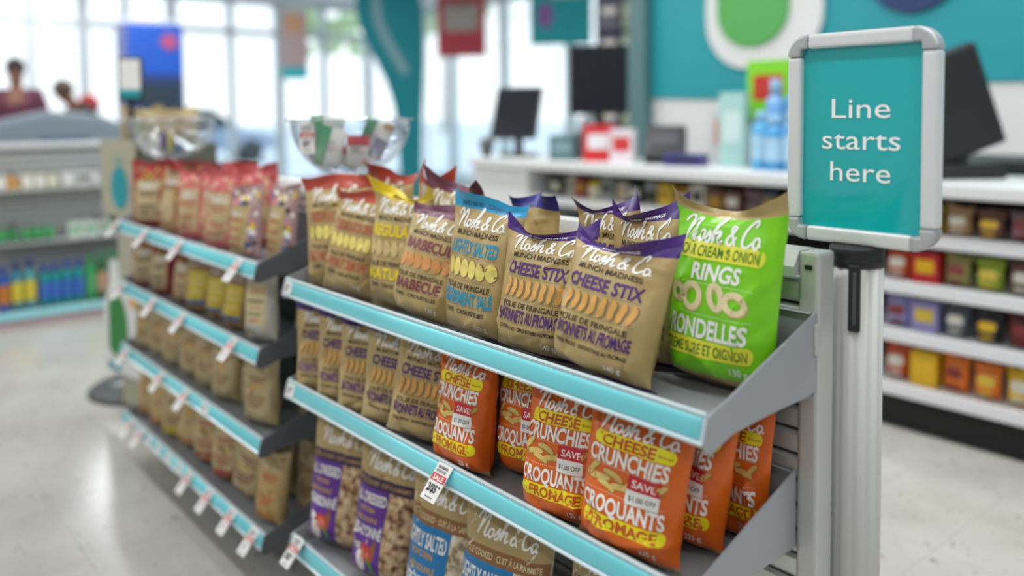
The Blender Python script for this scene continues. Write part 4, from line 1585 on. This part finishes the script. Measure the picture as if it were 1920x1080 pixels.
def pack(name, label, x, y, z, w, h, d, rgb, style, group=GC, cat='pack', rz=0.0, rgb2=None):
    """boxed or pillow pack with a front panel"""
    t = empty(name, (x, y, z), rz, label, cat, group)
    m_ = mat('pack_%d_%d_%d' % rgb, rgb, 0.4)
    m2 = mat('pack_%d_%d_%d' % rgb2, rgb2, 0.4) if rgb2 else PAPER
    if style == 'box':
        MB().box((0, 0, h / 2), (w, d, h), m_, 0.003).build('carton', t)
        MB().box((0, -d / 2, h * .55), (w * .7, 0.002, h * .42), m2, 0.0005).build('front_panel', t)
    elif style == 'bag':
        b = bmesh.new()
        bmesh.ops.create_grid(b, x_segments=8, y_segments=8, size=0.5)
        m = MB()
        S = BagShape(w, h, d, int(abs(x * 1000)) % 90, 0.07, 0.06, .6)
        V, F = bag_strip(S, 0, 1, 12, 14)
        b.free()
        link_mesh('pouch', np_mesh('pouch', V, F, [m_]), t)
        a = Art()
        a.pill(0, 150, 120, 80, m2, 1)
        a.pill(0, 60, 90, 30, m2, 1)
        PV, PF, PM, ms = a.cut(30)
        P = S.on(np.clip(PV[:, 0] / 95, -.98, .98), PV[:, 1] / 285, 0.002 + 0 * PV[:, 0])
        link_mesh('front_panel', np_mesh('front_panel', P, PF, ms, PM), t)
    else:
        MB().lathe([(0.001, 0), (w / 2, 0), (w / 2, h * .8), (w * .42, h * .86), (w * .42, h), (0.001, h)], m_, (0, 0, 0), 20).build('tub', t)
        MB().lathe([(w / 2 + .0008, h * .2), (w / 2 + .0008, h * .65)], m2, (0, 0, 0), 20).build('front_panel', t)
    return t


CN = {'charcoal': (54, 52, 50), 'cream': (206, 204, 190), 'maroon': (130, 42, 38), 'yellow': (214, 184, 66), 'grey': (150, 156, 156), 'black': (38, 40, 44), 'ochre': (170, 126, 32), 'brown': (112, 78, 66), 'mauve': (140, 108, 116), 'slate': (78, 84, 96),
      'blue': (84, 140, 190), 'tan': (176, 140, 100), 'red': (196, 44, 48), 'lime': (150, 172, 50), 'olive': (150, 144, 84), 'pink': (196, 128, 168), 'lavender': (150, 146, 196), 'dark red': (92, 34, 34), 'orange': (226, 120, 34), 'amber': (226, 180, 30), 'rust': (190, 74, 30), 'khaki': (190, 176, 96)}
row = ['charcoal', 'cream', 'maroon', 'yellow', 'grey', 'cream', 'black', 'grey', 'yellow', 'ochre', 'cream', 'brown', 'brown', 'mauve', 'slate', 'charcoal', 'slate']
seen = {}
x = -3.62
for k, c in enumerate(row):
    seen[c] = seen.get(c, 0) + 1
    n = ORD[seen[c] - 1]
    pack('snack_pack', '%s snack pack on the counter top shelf, %s of its colour' % (c, n), x + .045, 3.33, 0.765, .086, (.105, .125, .115)[k % 3], .06, CN[c], ('box', 'bag', 'box', 'tub')[k % 4], rgb2=CN[('cream', 'charcoal', 'ochre')[k % 3]] if row.count(c) else None)
    x += .1
for nm, z, h, cols in (('top', .765, .12, ('blue', 'yellow', 'tan', 'brown', 'mauve', 'brown')), ('second', .575, .13, ('rust', 'red', 'olive', 'lime', 'brown', 'pink')),
                       ('third', .385, .13, ('lavender', 'lavender', 'slate', 'black', 'dark red', 'maroon')), ('lowest', .175, .145, ('rust', 'amber', 'orange', 'orange', 'amber', 'khaki'))):
    seen = {}
    for k, c in enumerate(cols):
        seen[c] = seen.get(c, 0) + 1
        l = '%s pack on the %s shelf seen right of the post' % (c, nm)
        if cols.count(c) > 1:
            l += ', %s' % ORD[seen[c] - 1]
        pack('snack_pack', l, -1.60 + .112 * k, 3.33, z, .10, h * (1 - .08 * (k % 2)), .07, CN[c], ('bag', 'box', 'bag', 'bag')[k % 4], rgb2=CN[('yellow', 'cream', 'amber', 'maroon')[(k + int(z * 10)) % 4]])

TOP = 0.97
# till screens and devices on the counter


def screen(name, label, x, y, z, w, h, rz, tilt, stand=True):
    t = empty(name, (x, y, z), rz, label, 'screen')
    mt = Matrix.Rotation(-tilt, 4, 'X')
    zz = 0.10 + h / 2
    m = MB()
    m.box((0, 0, 0), (w, 0.03, h), BLACK, 0.006)
    bmesh.ops.transform(m.bm, matrix=Matrix.Translation((0, 0, zz)) @ mt, verts=m.bm.verts)
    m.build('housing', t)
    m = MB()
    m.box((0, -0.0155, 0), (w - .03, 0.002, h - .03), mat('screen_dark', (20, 24, 34), .2))
    bmesh.ops.transform(m.bm, matrix=Matrix.Translation((0, 0, zz)) @ mt, verts=m.bm.verts)
    m.build('display', t)
    MB().box((0, 0.03, zz * .5), (0.05, 0.03, zz), BLACK, 0.006).build('neck', t)
    MB().box((0, 0.03, 0.01), (0.2, 0.16, 0.02), BLACK, 0.006).build('foot', t)
    return t


screen('till_screen', 'tilted black till screen at the left end of the counter', -4.05, 3.42, TOP, .30, .34, R(28), R(24))
screen('till_screen', 'large black monitor standing on the counter below the wall posters', -3.52, 3.6, TOP + .16, .34, .40, R(38), R(0))
MB_ = MB().box((-3.52, 3.6, TOP + .08), (.24, .2, .158), mat('till_grey', (92, 98, 102), .5), .01)
tag(MB_.build('cash_drawer'), 'grey block under the large black monitor on the counter', 'till')
m = MB()
m.sphere((0, 0, .075), (.05, .05, .05), mat('dark_grey_ball', (90, 92, 94), .5))
m.cyl((0, 0, 0), (0, 0, .06), .03, BLACK)
o = m.build('camera_ball')
o.location = (-4.2, 3.3, TOP)
tag(o, 'small grey round device at the left corner of the counter', 'device')
pack('gift_box', 'red and white display box on the counter in front of the monitor', -3.33, 3.42, TOP, .17, .20, .12, (206, 44, 46), 'box', 'goods on the counter', 'box', R(30), (232, 232, 236))
pack('gift_box', 'white and pink display box beside the red one on the counter', -3.16, 3.42, TOP, .13, .18, .1, (226, 214, 222), 'box', 'goods on the counter', 'box', R(30), (206, 60, 60))
pack('goods_box', 'teal grey small box on the counter left of the red box', -3.56, 3.36, TOP, .15, .14, .1, (88, 120, 126), 'box', 'goods on the counter', 'box', R(30), (130, 160, 166))
t = empty('card_terminal', (-2.95, 3.52, TOP), R(32), 'black card terminal with sloping top on the counter', 'device')
MB().prism([(-.1, 0), (.1, 0), (.1, .17), (.04, .2), (-.1, .05)], 'x', -.1, .1, BLACK, .01).build('body', t)
MB().box((0, -.04, .125), (.14, .1, .004), mat('keypad_grey', (60, 62, 70), .5), 0, Matrix.Rotation(R(46), 4, 'X')).build('keypad', t)
pack('goods_box', 'low dark violet pack lying on the counter beside the terminal', -2.72, 3.4, TOP, .2, .06, .1, (60, 56, 120), 'box', 'goods on the counter', 'box', R(20), (40, 40, 70))
pack('leaflet_holder', 'pale leaflet holder with a red spot on the counter', -2.62, 3.62, TOP, .2, .30, .06, (214, 214, 214), 'box', 'goods on the counter', 'holder', R(20), (226, 160, 156))
pack('goods_box', 'pale mint upright carton on the counter left of the blue bottles', -2.52, 3.52, TOP, .12, .36, .1, (170, 208, 204), 'box', 'goods on the counter', 'box', R(20), (206, 226, 222))


def bottle(label, x, y, z, r, h, rgb, cap, lab, group):
    t = empty('bottle', (x, y, z), 0, label, 'bottle', group)
    MB().lathe([(.001, 0), (r * .95, 0), (r, .004), (r, h * .72), (r * .8, h * .79), (r * .42, h * .82), (r * .42, h * .84), (.001, h * .84)], mat('bottle_%d_%d_%d' % rgb, rgb, .25), n=20).build('body', t)
    MB().lathe([(r * .55, h * .82), (r * .58, h * .82), (r * .58, h * .985), (r * .5, h), (.001, h)], mat('cap_%d_%d_%d' % cap, cap, .35), n=20).build('cap', t)
    MB().lathe([(r + .0006, h * .18), (r + .0006, h * .6)], mat('blabel_%d_%d_%d' % lab, lab, .35), n=20).build('wrap_label', t)
    return t


k = 0
for (x, y, h, c) in ((-2.30, 3.42, .27, (84, 168, 214)), (-2.21, 3.40, .25, (70, 150, 206)), (-2.12, 3.40, .27, (96, 160, 206)), (-2.33, 3.58, .42, (120, 170, 224)), (-2.22, 3.58, .44, (96, 158, 216)), (-2.10, 3.56, .30, (88, 130, 176))):
    bottle('%s blue bottle in the group on the counter, %s' % ('tall' if h > .4 else 'short', ORD[k % 3 if h < .3 else (k - 3)] if h != .30 else 'at the right back'), x, y, TOP, .045, h, c, (150, 196, 226), (170, 208, 232), 'blue bottles on the counter')
    k += 1
pack('gift_box', 'lime green pack with a red band held up behind the blue bottles', -2.44, 3.70, TOP + .22, .22, .30, .05, (128, 206, 44), 'box', 'goods on the counter', 'box', R(10), (190, 52, 40))
t = empty('wire_riser', (-2.44, 3.70, TOP), 0, 'dark riser holding up the lime green pack on the counter', 'stand')
MB().box((0, 0, .21), (.3, .1, .015), BLACK, .003).build('plate', t)
for sx_ in (-.13, .13):
    MB().box((sx_, .0, .10), (.012, .06, .2), BLACK).build('leg', t)
t = empty('till_monitor', (-1.50, 3.5, TOP), R(-35), 'big black till monitor on an arm, half hidden behind the sign', 'screen')
MB().box((0, .02, .29), (.06, .30, .42), BLACK, .012, Matrix.Rotation(R(20), 4, 'X')).build('housing', t)
MB().box((0, .05, .11), (.05, .05, .22), BLACK, .01).build('neck', t)
MB().box((0, .03, .03), (.22, .30, .06), BLACK, .012).build('foot', t)
m = MB().box((-.5, 4.2, .99), (2.6, .5, .06), mat('counter_dark_edge', (40, 46, 50), .5), .006).box((-.5, 4.2, .48), (2.56, .46, .96), WHITE, .004)
tag(m.build('back_counter'), 'white back counter with a dark worktop edge along the wall', 'counter')

# posters, rack and feather flag before the windows
def poster(label, x, y, z, w, h, rz, parts, frame=None):
    t = empty('poster', (x, y, z), rz, label, 'poster', 'posters hanging in the window')
    MB().box((0, 0, 0), (w, .006, h), parts[0]).build('sheet', t)
    for (cx, cz, pw, ph, m_) in parts[1:]:
        MB().prism([(cx * w + pw * w / 2 * math.cos(R(a_)), cz * h + ph * h / 2 * math.sin(R(a_))) for a_ in range(0, 360, 20)] if m_[1] else [(cx * w - pw * w / 2, cz * h - ph * h / 2), (cx * w + pw * w / 2, cz * h - ph * h / 2), (cx * w + pw * w / 2, cz * h + ph * h / 2), (cx * w - pw * w / 2, cz * h + ph * h / 2)], 'y', -.007, -.003, m_[0]).build('printed_area', t)
    for s in (-1, 1):
        MB().cyl((s * w * .4, 0, h / 2), (s * w * .4, 0, 3.2 - z), .002, FR, n=6).build('hanging_wire', t)
    return t


PR = mat('poster_red', (206, 66, 78), .5)
PB = mat('poster_beige', (190, 176, 164), .5)
poster('red and beige hanging poster in the bright window', -11.6, 8.6, 2.72, .86, 1.1, R(35), [PR, (0, .1, .7, .42, (PB, 0)), (0, .32, .5, .16, (mat('poster_brick', (196, 86, 74), .5), 1))])
poster('turquoise hanging poster with a pink spot', -8.75, 8.2, 2.62, .86, 0.9, R(38), [mat('poster_turquoise', (20, 170, 180), .5), (-.25, -.05, .26, .4, (mat('poster_pink', (150, 100, 170), .5), 1)), (.1, .3, .5, .14, (PAPER, 0))])
poster('beige and violet hanging poster with a turquoise foot left of the feather flag', -11.1, 5.35, 2.2, .36, .95, R(50), [mat('poster_stone', (170, 150, 150), .5), (0, -.41, 1, .18, (mat('poster_turquoise', (20, 170, 180), .5), 0)), (0, .3, .7, .25, (mat('poster_clay', (190, 140, 110), .5), 0))])
rk = empty('magazine_rack', (-5.2, 5.6, 0), R(38), 'tall navy magazine rack with a pale round spot beside the teal wall', 'rack')
MB().box((0, .06, 1.15), (.44, .12, 2.3), mat('rack_navy', (40, 46, 92), .5), .01).build('board', rk)
k = 0
for z in (.5, .82, 1.14, 1.46, 1.78, 2.06):
    MB().box((0, -.05, z - .12), (.42, .1, .012), mat('rack_grey', (70, 74, 88), .5)).build('ledge', rk)
    for sx_ in (-.1, .1):
        cc = ((96, 92, 120), (60, 66, 120), (150, 158, 130), (84, 80, 96), (196, 214, 170), (70, 64, 110))[(k * 5 + 1) % 6]
        tg = MB().box((0, 0, .13), (.17, .012, .25), mat('mag_%d' % cc[0], cc, .4), 0, Matrix.Rotation(-.15, 4, 'X')).box((0, -.009, .17), (.12, .004, .06), mat('mag_title', (216, 210, 200), .4), 0, Matrix.Rotation(-.15, 4, 'X')).build('magazine')
        tg.matrix_world = rk.matrix_basis @ Matrix.Translation((sx_, -.045, z - .11))
        tag(tg, 'magazine in the navy rack, row %s from below, %s' % (('one', 'two', 'three', 'four', 'five', 'six')[k // 2], ('left', 'right')[k % 2]), 'magazine', 'magazines in the navy rack')
        k += 1

ff = empty('feather_flag', (-9.4, 5.95, 0), R(52), 'tall teal feather flag with pale lettering strokes standing by the window', 'flag')
P = [(.28, .1), (.30, 1.0), (.33, 1.6), (.34, 2.2), (.30, 2.75), (.18, 3.05), (-.12, 3.12), (-.42, 2.98), (-.52, 2.65), (-.46, 2.3), (-.30, 1.95), (-.14, 1.6), (-.04, 1.2), (.0, .6), (.02, .1)]
MB().prism([(p[0], p[1]) for p in catmull(P, 4)], 'y', -.004, .004, mat('flag_teal', (0, 130, 142), .7)).build('cloth', ff)
a = Art()
a.ribbon(catmull([(-270, 2800), (-240, 2450), (-120, 2150), (20, 1900), (110, 1750)], 6), 120, mat('flag_pale', (126, 164, 176), .7), 1)
MB().flat(a, Matrix.Translation((0, -.006, 0)) @ Matrix.Rotation(math.pi / 2, 4, 'X')).build('pale_lettering', ff)
MB().cyl((.36, 0, 0), (.36, 0, 2.9), .012, FR, n=10).build('pole', ff)
MB().lathe([(.001, 0), (.22, 0), (.2, .04), (.03, .06), (.001, .06)], BLACK, (.3, 0, 0), 24).build('base', ff)

# blue vending kiosk
kk = empty('photo_kiosk', (-9.9, 3.08, 0), R(84), 'bright blue kiosk with a red round mark and dark lower screen', 'kiosk')
KB = mat('kiosk_blue', (22, 92, 206), .4)
MB().box((0, .22, 1.13), (.62, .5, 2.26), mat('kiosk_lavender', (112, 124, 190), .45), .012).build('cabinet', kk)
MB().box((0.02, -.04, 1.97), (.58, .03, .56), KB, .008).build('blue_panel', kk)
MB().box((0.02, -.04, .98), (.58, .03, 1.38), mat('kiosk_navy', (30, 60, 120), .4), .008).build('lower_panel', kk)
MB().box((0.06, -.06, 1.34), (.40, .02, .5), mat('kiosk_screen', (50, 66, 82), .25), .005).build('display', kk)
MB().cyl((.16, -.05, 2.06), (.16, -.066, 2.06), .085, mat('kiosk_mark_red', (196, 84, 120), .4)).build('round_mark', kk)
MB().box((0.0, .22, 2.29), (.5, .3, .06), WHITE, .01).build('top_cover', kk)

# ------------------------------------------------------------------ low wall unit on the left with sprays
wu = empty('wall_unit', (-6.0, .61, 0), R(90), 'low grey slatted shelf unit at the left with rows of small goods', 'shelf unit')
UW = 2.48        # runs along world y
US = mat('unit_slat', (176, 180, 180), .45, .1)
MB().box((0, .09, .53), (UW, .02, 1.06), mat('unit_gap', (120, 124, 124), .6)).build('back_board', wu)
for k in range(18):
    MB().box((0, .072, .28 + .0425 * k), (UW, .016, .036), US, .003).build('slat', wu)
MB().box((0, .07, 1.065), (UW + .02, .08, .03), WHITE, .006).build('top_rail', wu)
for s in (-1, 1):
    MB().box((s * (UW / 2 + .012), .08, .53), (.024, .06, 1.06), ALU, .004).build('upright', wu)
MB().box((0, -.11, .075), (UW, .36, .018), GREY_METAL, .003).build('base_deck', wu)
MB().box((0, -.30, .075), (UW, .012, .042), RAILW, .003).build('price_rail', wu)
MB().box((0, -.3075, .075), (UW, .004, .028), AQUA).build('aqua_insert', wu)
MB().box((0, -.27, .025), (UW, .02, .05), mat('kick_rose', (196, 170, 176), .5)).build('kick_plate', wu)
for z, nm in ((.475, 'tray'), (.80, 'hook_tray')):
    s = MB().box((0, -.03, z), (UW, .19, .014), US, .003).build(nm, wu)
    for j in range(5):
        MB().box((-UW / 2 + .2 + j * .48, -.03, z + .075), (.008, .17, .09), GREY_METAL).build('divider', s)
# world position helper for goods on this unit: y along the unit, front at x = -5.7


GS = 'spray bottles on the base of the left unit'
bl, gr, tl, nv = (24, 60, 160), (30, 140, 70), (10, 140, 140), (26, 30, 120)
spec = [(0.905, .27, (20, 84, 170), bl, (200, 120, 40), 'blue'), (0.975, .29, (40, 130, 150), nv, (214, 196, 60), 'teal and yellow'), (1.045, .30, (60, 150, 160), nv, (214, 196, 60), 'teal and yellow'),
        (1.125, .26, tl, bl, (60, 110, 190), 'teal'), (1.185, .26, tl, bl, (60, 110, 190), 'teal'), (1.25, .27, tl, bl, (60, 110, 190), 'teal'), (1.315, .27, tl, bl, (60, 110, 190), 'teal'),
        (1.385, .29, (40, 150, 84), gr, (80, 170, 110), 'green'), (1.45, .30, (24, 90, 50), gr, (190, 150, 120), 'green'), (1.52, .30, (206, 210, 206), gr, (226, 228, 226), 'white'),
        (1.60, .33, nv, bl, (200, 140, 120), 'navy'), (1.665, .335, nv, bl, (120, 150, 110), 'navy'), (1.73, .34, nv, bl, (120, 110, 160), 'navy')]
cnt = {}
for (y, h, c, cap, lab, nm) in spec:
    cnt[nm] = cnt.get(nm, 0) + 1
    many = sum(1 for s in spec if s[5] == nm) > 1
    l = '%s spray bottle on the left unit base' % nm
    if many:
        l += ', %s of its colour' % ORD[cnt[nm] - 1]
    bottle(l, -5.82, y, .084, .030, h, c, cap, lab, GS)
GT2 = 'small packs on the middle tray of the left unit'
for k in range(6):
    pack('soap_pack', 'green pack on the middle tray of the left unit, %s' % ORD[k], -5.95, .86 + .065 * k, .482, .06, .075, .09, (36, 150, 74), 'bag', GT2, 'pack', R(90), (60, 170, 96))
for k in range(5):
    pack('tissue_pack', 'green and white pack on the left unit middle tray, %s' % ORD[k], -5.95, 1.33 + .09 * k, .482, .08, .09, .10, (214, 220, 214), 'box', GT2, 'pack', R(90), (46, 160, 100))
GT3 = 'small packs on the upper tray of the left unit'
for k in range(6):
    c = ((226, 222, 216), (220, 210, 196), (236, 176, 84), (228, 220, 206), (216, 208, 190), (200, 190, 160))[k]
    pack('card_pack', 'pale card pack on the upper tray of the left unit, %s' % ORD[k] if k != 2 else 'pale orange card pack on the upper tray of the left unit', -5.95, .86 + .07 * k, .807, .06, .075, .08, c, 'box', GT3, 'pack', R(90), (240, 240, 238) if k != 2 else (226, 150, 50))
for k in range(5):
    pack('card_pack', 'grey card pack on the left unit upper tray, %s' % ORD[k], -5.95, 1.30 + .085 * k, .807, .075, .085, .08, (206, 208, 206), 'box', GT3, 'pack', R(90), ((226, 226, 226), (80, 84, 84))[k % 2])

# ------------------------------------------------------------------ cardboard floor display at the far end of the fixture
cd = empty('cardboard_display', (-3.78, 1.06, 0), R(12), 'cardboard floor display with teal oval mark, green foot panel and dark round base', 'display stand')
CB = mat('cardboard_grey', (176, 172, 152), .7)
MB().lathe([(.001, .022), (.25, .022), (.265, .012), (.268, 0), (.001, 0)], mat('base_dark', (62, 66, 68), .5), (-.235, .20, 0), 40).build('base', cd)
a = Art()
a.add([(-40, -26), (40, -26), (40, -14), (-40, -14)], [(0, 1, 2, 3)], mat('base_mark', (176, 182, 184), .5), 1)
a.disc(0, 14, 26, 22, mat('base_mark', (176, 182, 184), .5), 0, 1)
MB().flat(a, Matrix.Translation((-.33, .10, .0235))).build('base_mark', cd)
P = [(-.15, .16), (.14, .16), (.15, .34), (.13, .50), (.02, .535), (-.10, .53), (-.15, .44)]
MB().prism([(p[0], p[1]) for p in P], 'y', -.05, -.035, WHITE).build('foot_panel', cd)
a = Art()
a.add([(p[0] * 1000, p[1] * 1000) for p in catmull([(-.11, .26), (-.10, .46), (-.04, .50), (.03, .45), (.05, .32), (.03, .24), (-.03, .22), (-.11, .26)], 4)], [tuple(range(29))], mat('leaf_green', (36, 128, 52), .5), 1)
a.disc(95, 480, 26, 26, mat('print_amber', (226, 160, 60), .5), 0, 1)
a.rect(-120, 170, -20, 205, TEALW, 1)
MB().flat(a, Matrix.Translation((0, -.0515, 0)) @ Matrix.Rotation(math.pi / 2, 4, 'X')).build('green_print', cd)
MB().box((0.05, .08, .42), (.24, .20, .80), CB, .004).build('column', cd)
MB().box((0.14, -.028, .68), (.05, .008, .32), TEALW, .002).build('teal_edge', cd)
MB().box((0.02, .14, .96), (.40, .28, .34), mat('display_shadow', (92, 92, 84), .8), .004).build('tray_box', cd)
MB().box((-.055, -.012, .985), (.285, .012, .325), CB, .003).build('side_card', cd)
a = Art()
a.disc(0, -40, 70, 92, TEALW, 0, 1, 28)
a.rect(-40, 66, 40, 84, mat('ink_soft_teal', (120, 164, 160), .5), 1)
MB().flat(a, Matrix.Translation((-.04, -.0195, .985)) @ Matrix.Rotation(math.pi / 2, 4, 'X')).build('teal_oval', cd)
m = MB()
m.box((-.06, .05, 1.22), (.025, .02, .26), BLACK, .004)
m.build('sign_stem', cd)
hd = MB().box((0, 0, 0), (.105, .016, .19), BLACK, .006).build('header_frame', cd)
hd.location = (-.05, .05, 1.40)
hd.rotation_euler = (0, 0, R(46))
MB().box((0, -.0095, .005), (.082, .004, .16), PAPER).build('header_card', hd)
MB().box((0, -.0115, -.06), (.082, .003, .035), TEALW).build('header_foot', hd)
for k, (dx, dy, h) in enumerate(((-.22, .08, .155), (-.12, .19, .15), (.03, .09, .15), (.13, .20, .145))):
    bag('kraft', 'kraft paper pack standing on top of the cardboard display, %s' % ORD[k], 'paper packs on the cardboard display', -3.78 + dx, 1.06 + dy, 1.132, R(30), R(2), .125, h, .05, 0, near=False, name='paper_pack', cat='pack')

# ------------------------------------------------------------------ shoppers far behind on the left


def person(label, x, y, rz, J, skin, hair, top, low, hood=None):
    """one skinned body from a joint skeleton; clothes and hair are shells over it"""
    t = empty('person', (x, y, 0), rz, label, 'person')

    def skinned(name, verts, edges, rad, m, sub=1):
        me = bpy.data.meshes.new(name)
        me.from_pydata(verts, edges, [])
        o = bpy.data.objects.new(name, me)
        COL.objects.link(o)
        md = o.modifiers.new('s', 'SKIN')
        md.use_smooth_shade = True
        for v, r in zip(me.skin_vertices[0].data, rad):
            v.radius = (r, r) if not isinstance(r, tuple) else r
        me.skin_vertices[0].data[0].use_root = True
        s2 = o.modifiers.new('u', 'SUBSURF')
        s2.levels = s2.render_levels = sub
        bpy.context.view_layer.update()
        m2 = bpy.data.meshes.new_from_object(o.evaluated_get(bpy.context.evaluated_depsgraph_get()))
        bpy.data.objects.remove(o)
        m2.materials.clear()
        m2.materials.append(m)
        m2.polygons.foreach_set('material_index', np.zeros(len(m2.polygons), dtype=np.int32))
        return link_mesh(name, m2, t)
    V, E_, Rr, idx = [], [], [], {}

    def v(n, p, r):
        idx[n] = len(V)
        V.append(p)
        Rr.append(r)

    for n, p, r in J['v']:
        v(n, p, r)
    for a_, b_ in J['e']:
        E_.append((idx[a_], idx[b_]))
    for s in 'lr':                       # five fingers on each hand
        hx, hy, hz = V[idx['hand_' + s]]
        for q, (dx, ln) in enumerate(((-.03, .07), (-.012, .085), (.006, .08), (.022, .065), (-.045, .05))):
            n1, n2 = 'f%s%d' % (s, q), 'g%s%d' % (s, q)
            v(n1, (hx + dx * .7, hy - .02 - (.02 if q == 4 else 0), hz - ln * .5), .011)
            v(n2, (hx + dx, hy - .045, hz - ln), .009)
            E_ += [(idx['hand_' + s], idx[n1]), (idx[n1], idx[n2])]
    skinned('body', V, E_, Rr, skin)
    # clothing
    for nm, keys, edges, m_, grow in (('jacket', J['top'], J['tope'], top, .022), ('trousers', J['low'], J['lowe'], low, .016)):
        k = {n: i for i, n in enumerate(keys)}
        skinned(nm, [V[idx[n]] for n in keys], [(k[a_], k[b_]) for a_, b_ in edges], [(Rr[idx[n]][0] + grow, Rr[idx[n]][1] + grow) if isinstance(Rr[idx[n]], tuple) else Rr[idx[n]] + grow for n in keys], m_)
    hx, hy, hz = V[idx['head']]
    m = MB()
    m.sphere((hx, hy + .02, hz + .035), (.092, .105, .105), hair, 18)
    m.build('hair', t)
    m = MB()
    for s in (-1, 1):
        m.sphere((hx + s * .035, hy - .088, hz + .005), (.012, .01, .009), I_BLACK, 8)
    m.build('eyes', t)
    return t


def standing(bend=0.0, hgt=1.8):
    k = hgt / 1.8
    c, s = math.cos(bend), math.sin(bend)

    def up(x_, z_):              # torso chain from the hip, bending towards -y
        return (x_ * k, -(z_ - .95) * s * k, (.95 + (z_ - .95) * c) * k)
    hd = up(0, 1.66)
    Vv = [('pelvis', (0, 0, .95 * k), (.16, .11)), ('chest', up(0, 1.28), (.17, .12)), ('neck', up(0, 1.5), .055), ('head', (hd[0], hd[1] - .03, hd[2]), (.085, .1)), ('crown', (hd[0], hd[1] - .03 - .05 * s, hd[2] + .09 * k), (.07, .08))]
    Ee = [('pelvis', 'chest'), ('chest', 'neck'), ('neck', 'head'), ('head', 'crown')]
    for n, sg_ in (('l', -1), ('r', 1)):
        sh = up(sg_ * .19, 1.43)
        Vv += [('sh_' + n, sh, .062), ('el_' + n, (sh[0] + sg_ * .05, sh[1] - .02, sh[2] - .30 * k), .045), ('wr_' + n, (sh[0] + sg_ * .03, sh[1] - .22, sh[2] - .42 * k), .033), ('hand_' + n, (sh[0] + sg_ * .02, sh[1] - .31, sh[2] - .43 * k), .036)]
        Ee += [('chest', 'sh_' + n), ('sh_' + n, 'el_' + n), ('el_' + n, 'wr_' + n), ('wr_' + n, 'hand_' + n)]
        Vv += [('hip_' + n, (sg_ * .10 * k, 0, .86 * k), .095), ('kn_' + n, (sg_ * .11 * k, -.01, .48 * k), .062), ('an_' + n, (sg_ * .11 * k, .03, .09 * k), .042), ('toe_' + n, (sg_ * .12 * k, -.13, .04 * k), .038)]
        Ee += [('pelvis', 'hip_' + n), ('hip_' + n, 'kn_' + n), ('kn_' + n, 'an_' + n), ('an_' + n, 'toe_' + n)]
    top = ['chest', 'pelvis'] + [p_ + n for n in 'lr' for p_ in ('sh_', 'el_', 'wr_')]
    te = [('chest', 'pelvis')] + [e for n in 'lr' for e in (('chest', 'sh_' + n), ('sh_' + n, 'el_' + n), ('el_' + n, 'wr_' + n))]
    low = ['pelvis'] + [p_ + n for n in 'lr' for p_ in ('hip_', 'kn_', 'an_')]
    le = [e for n in 'lr' for e in (('pelvis', 'hip_' + n), ('hip_' + n, 'kn_' + n), ('kn_' + n, 'an_' + n))]
    return dict(v=Vv, e=Ee, top=top, tope=te, low=low, lowe=le)


SKIN = mat('skin_brown', (150, 104, 84), .5)
HAIR = mat('hair_dark', (44, 38, 36), .6)
person('person with dark hair in a wine red and navy jacket standing at the far left', -9.7, 1.70, R(70), standing(0.05, 1.84), SKIN, HAIR, mat('jacket_wine', (96, 40, 66), .7), mat('trousers_navy', (44, 50, 80), .7))
p2 = person('person in a black jacket with a red patch bending forward at the grey counter', -9.9, 2.55, R(10), standing(0.62, 1.76), SKIN, mat('hair_brown', (84, 66, 54), .6), mat('jacket_black', (34, 34, 38), .7), mat('trousers_grey', (60, 62, 68), .7))
MB().sphere((.05, -.18, 1.36), (.13, .10, .12), mat('patch_red', (170, 36, 40), .6), 14).build('red_patch', p2)
sc_ = empty('service_counter', (-8.9, 1.8, 0), R(90), 'rounded blue grey service counter in front of the two people', 'counter')
P = [(-.9, 0), (.85, 0), (.85, .9), (.72, 1.12), (.4, 1.26), (0, 1.30), (-.45, 1.2), (-.8, 1.02), (-.9, .85)]
MB().prism([(p[0], p[1]) for p in P], 'y', -.2, .25, mat('counter_blue_grey', (120, 134, 146), .5), .05).build('body', sc_)
MB().box((-.45, -.215, .75), (.5, .02, .5), mat('panel_dark', (66, 68, 76), .5), .01).build('dark_panel', sc_)
MB().box((.1, -.215, .75), (.42, .02, .6), mat('panel_slate', (74, 96, 124), .5), .01).build('blue_panel', sc_)
MB().box((.62, -.215, .7), (.3, .02, .4), mat('panel_rose', (150, 104, 120), .5), .01).build('rose_panel', sc_)
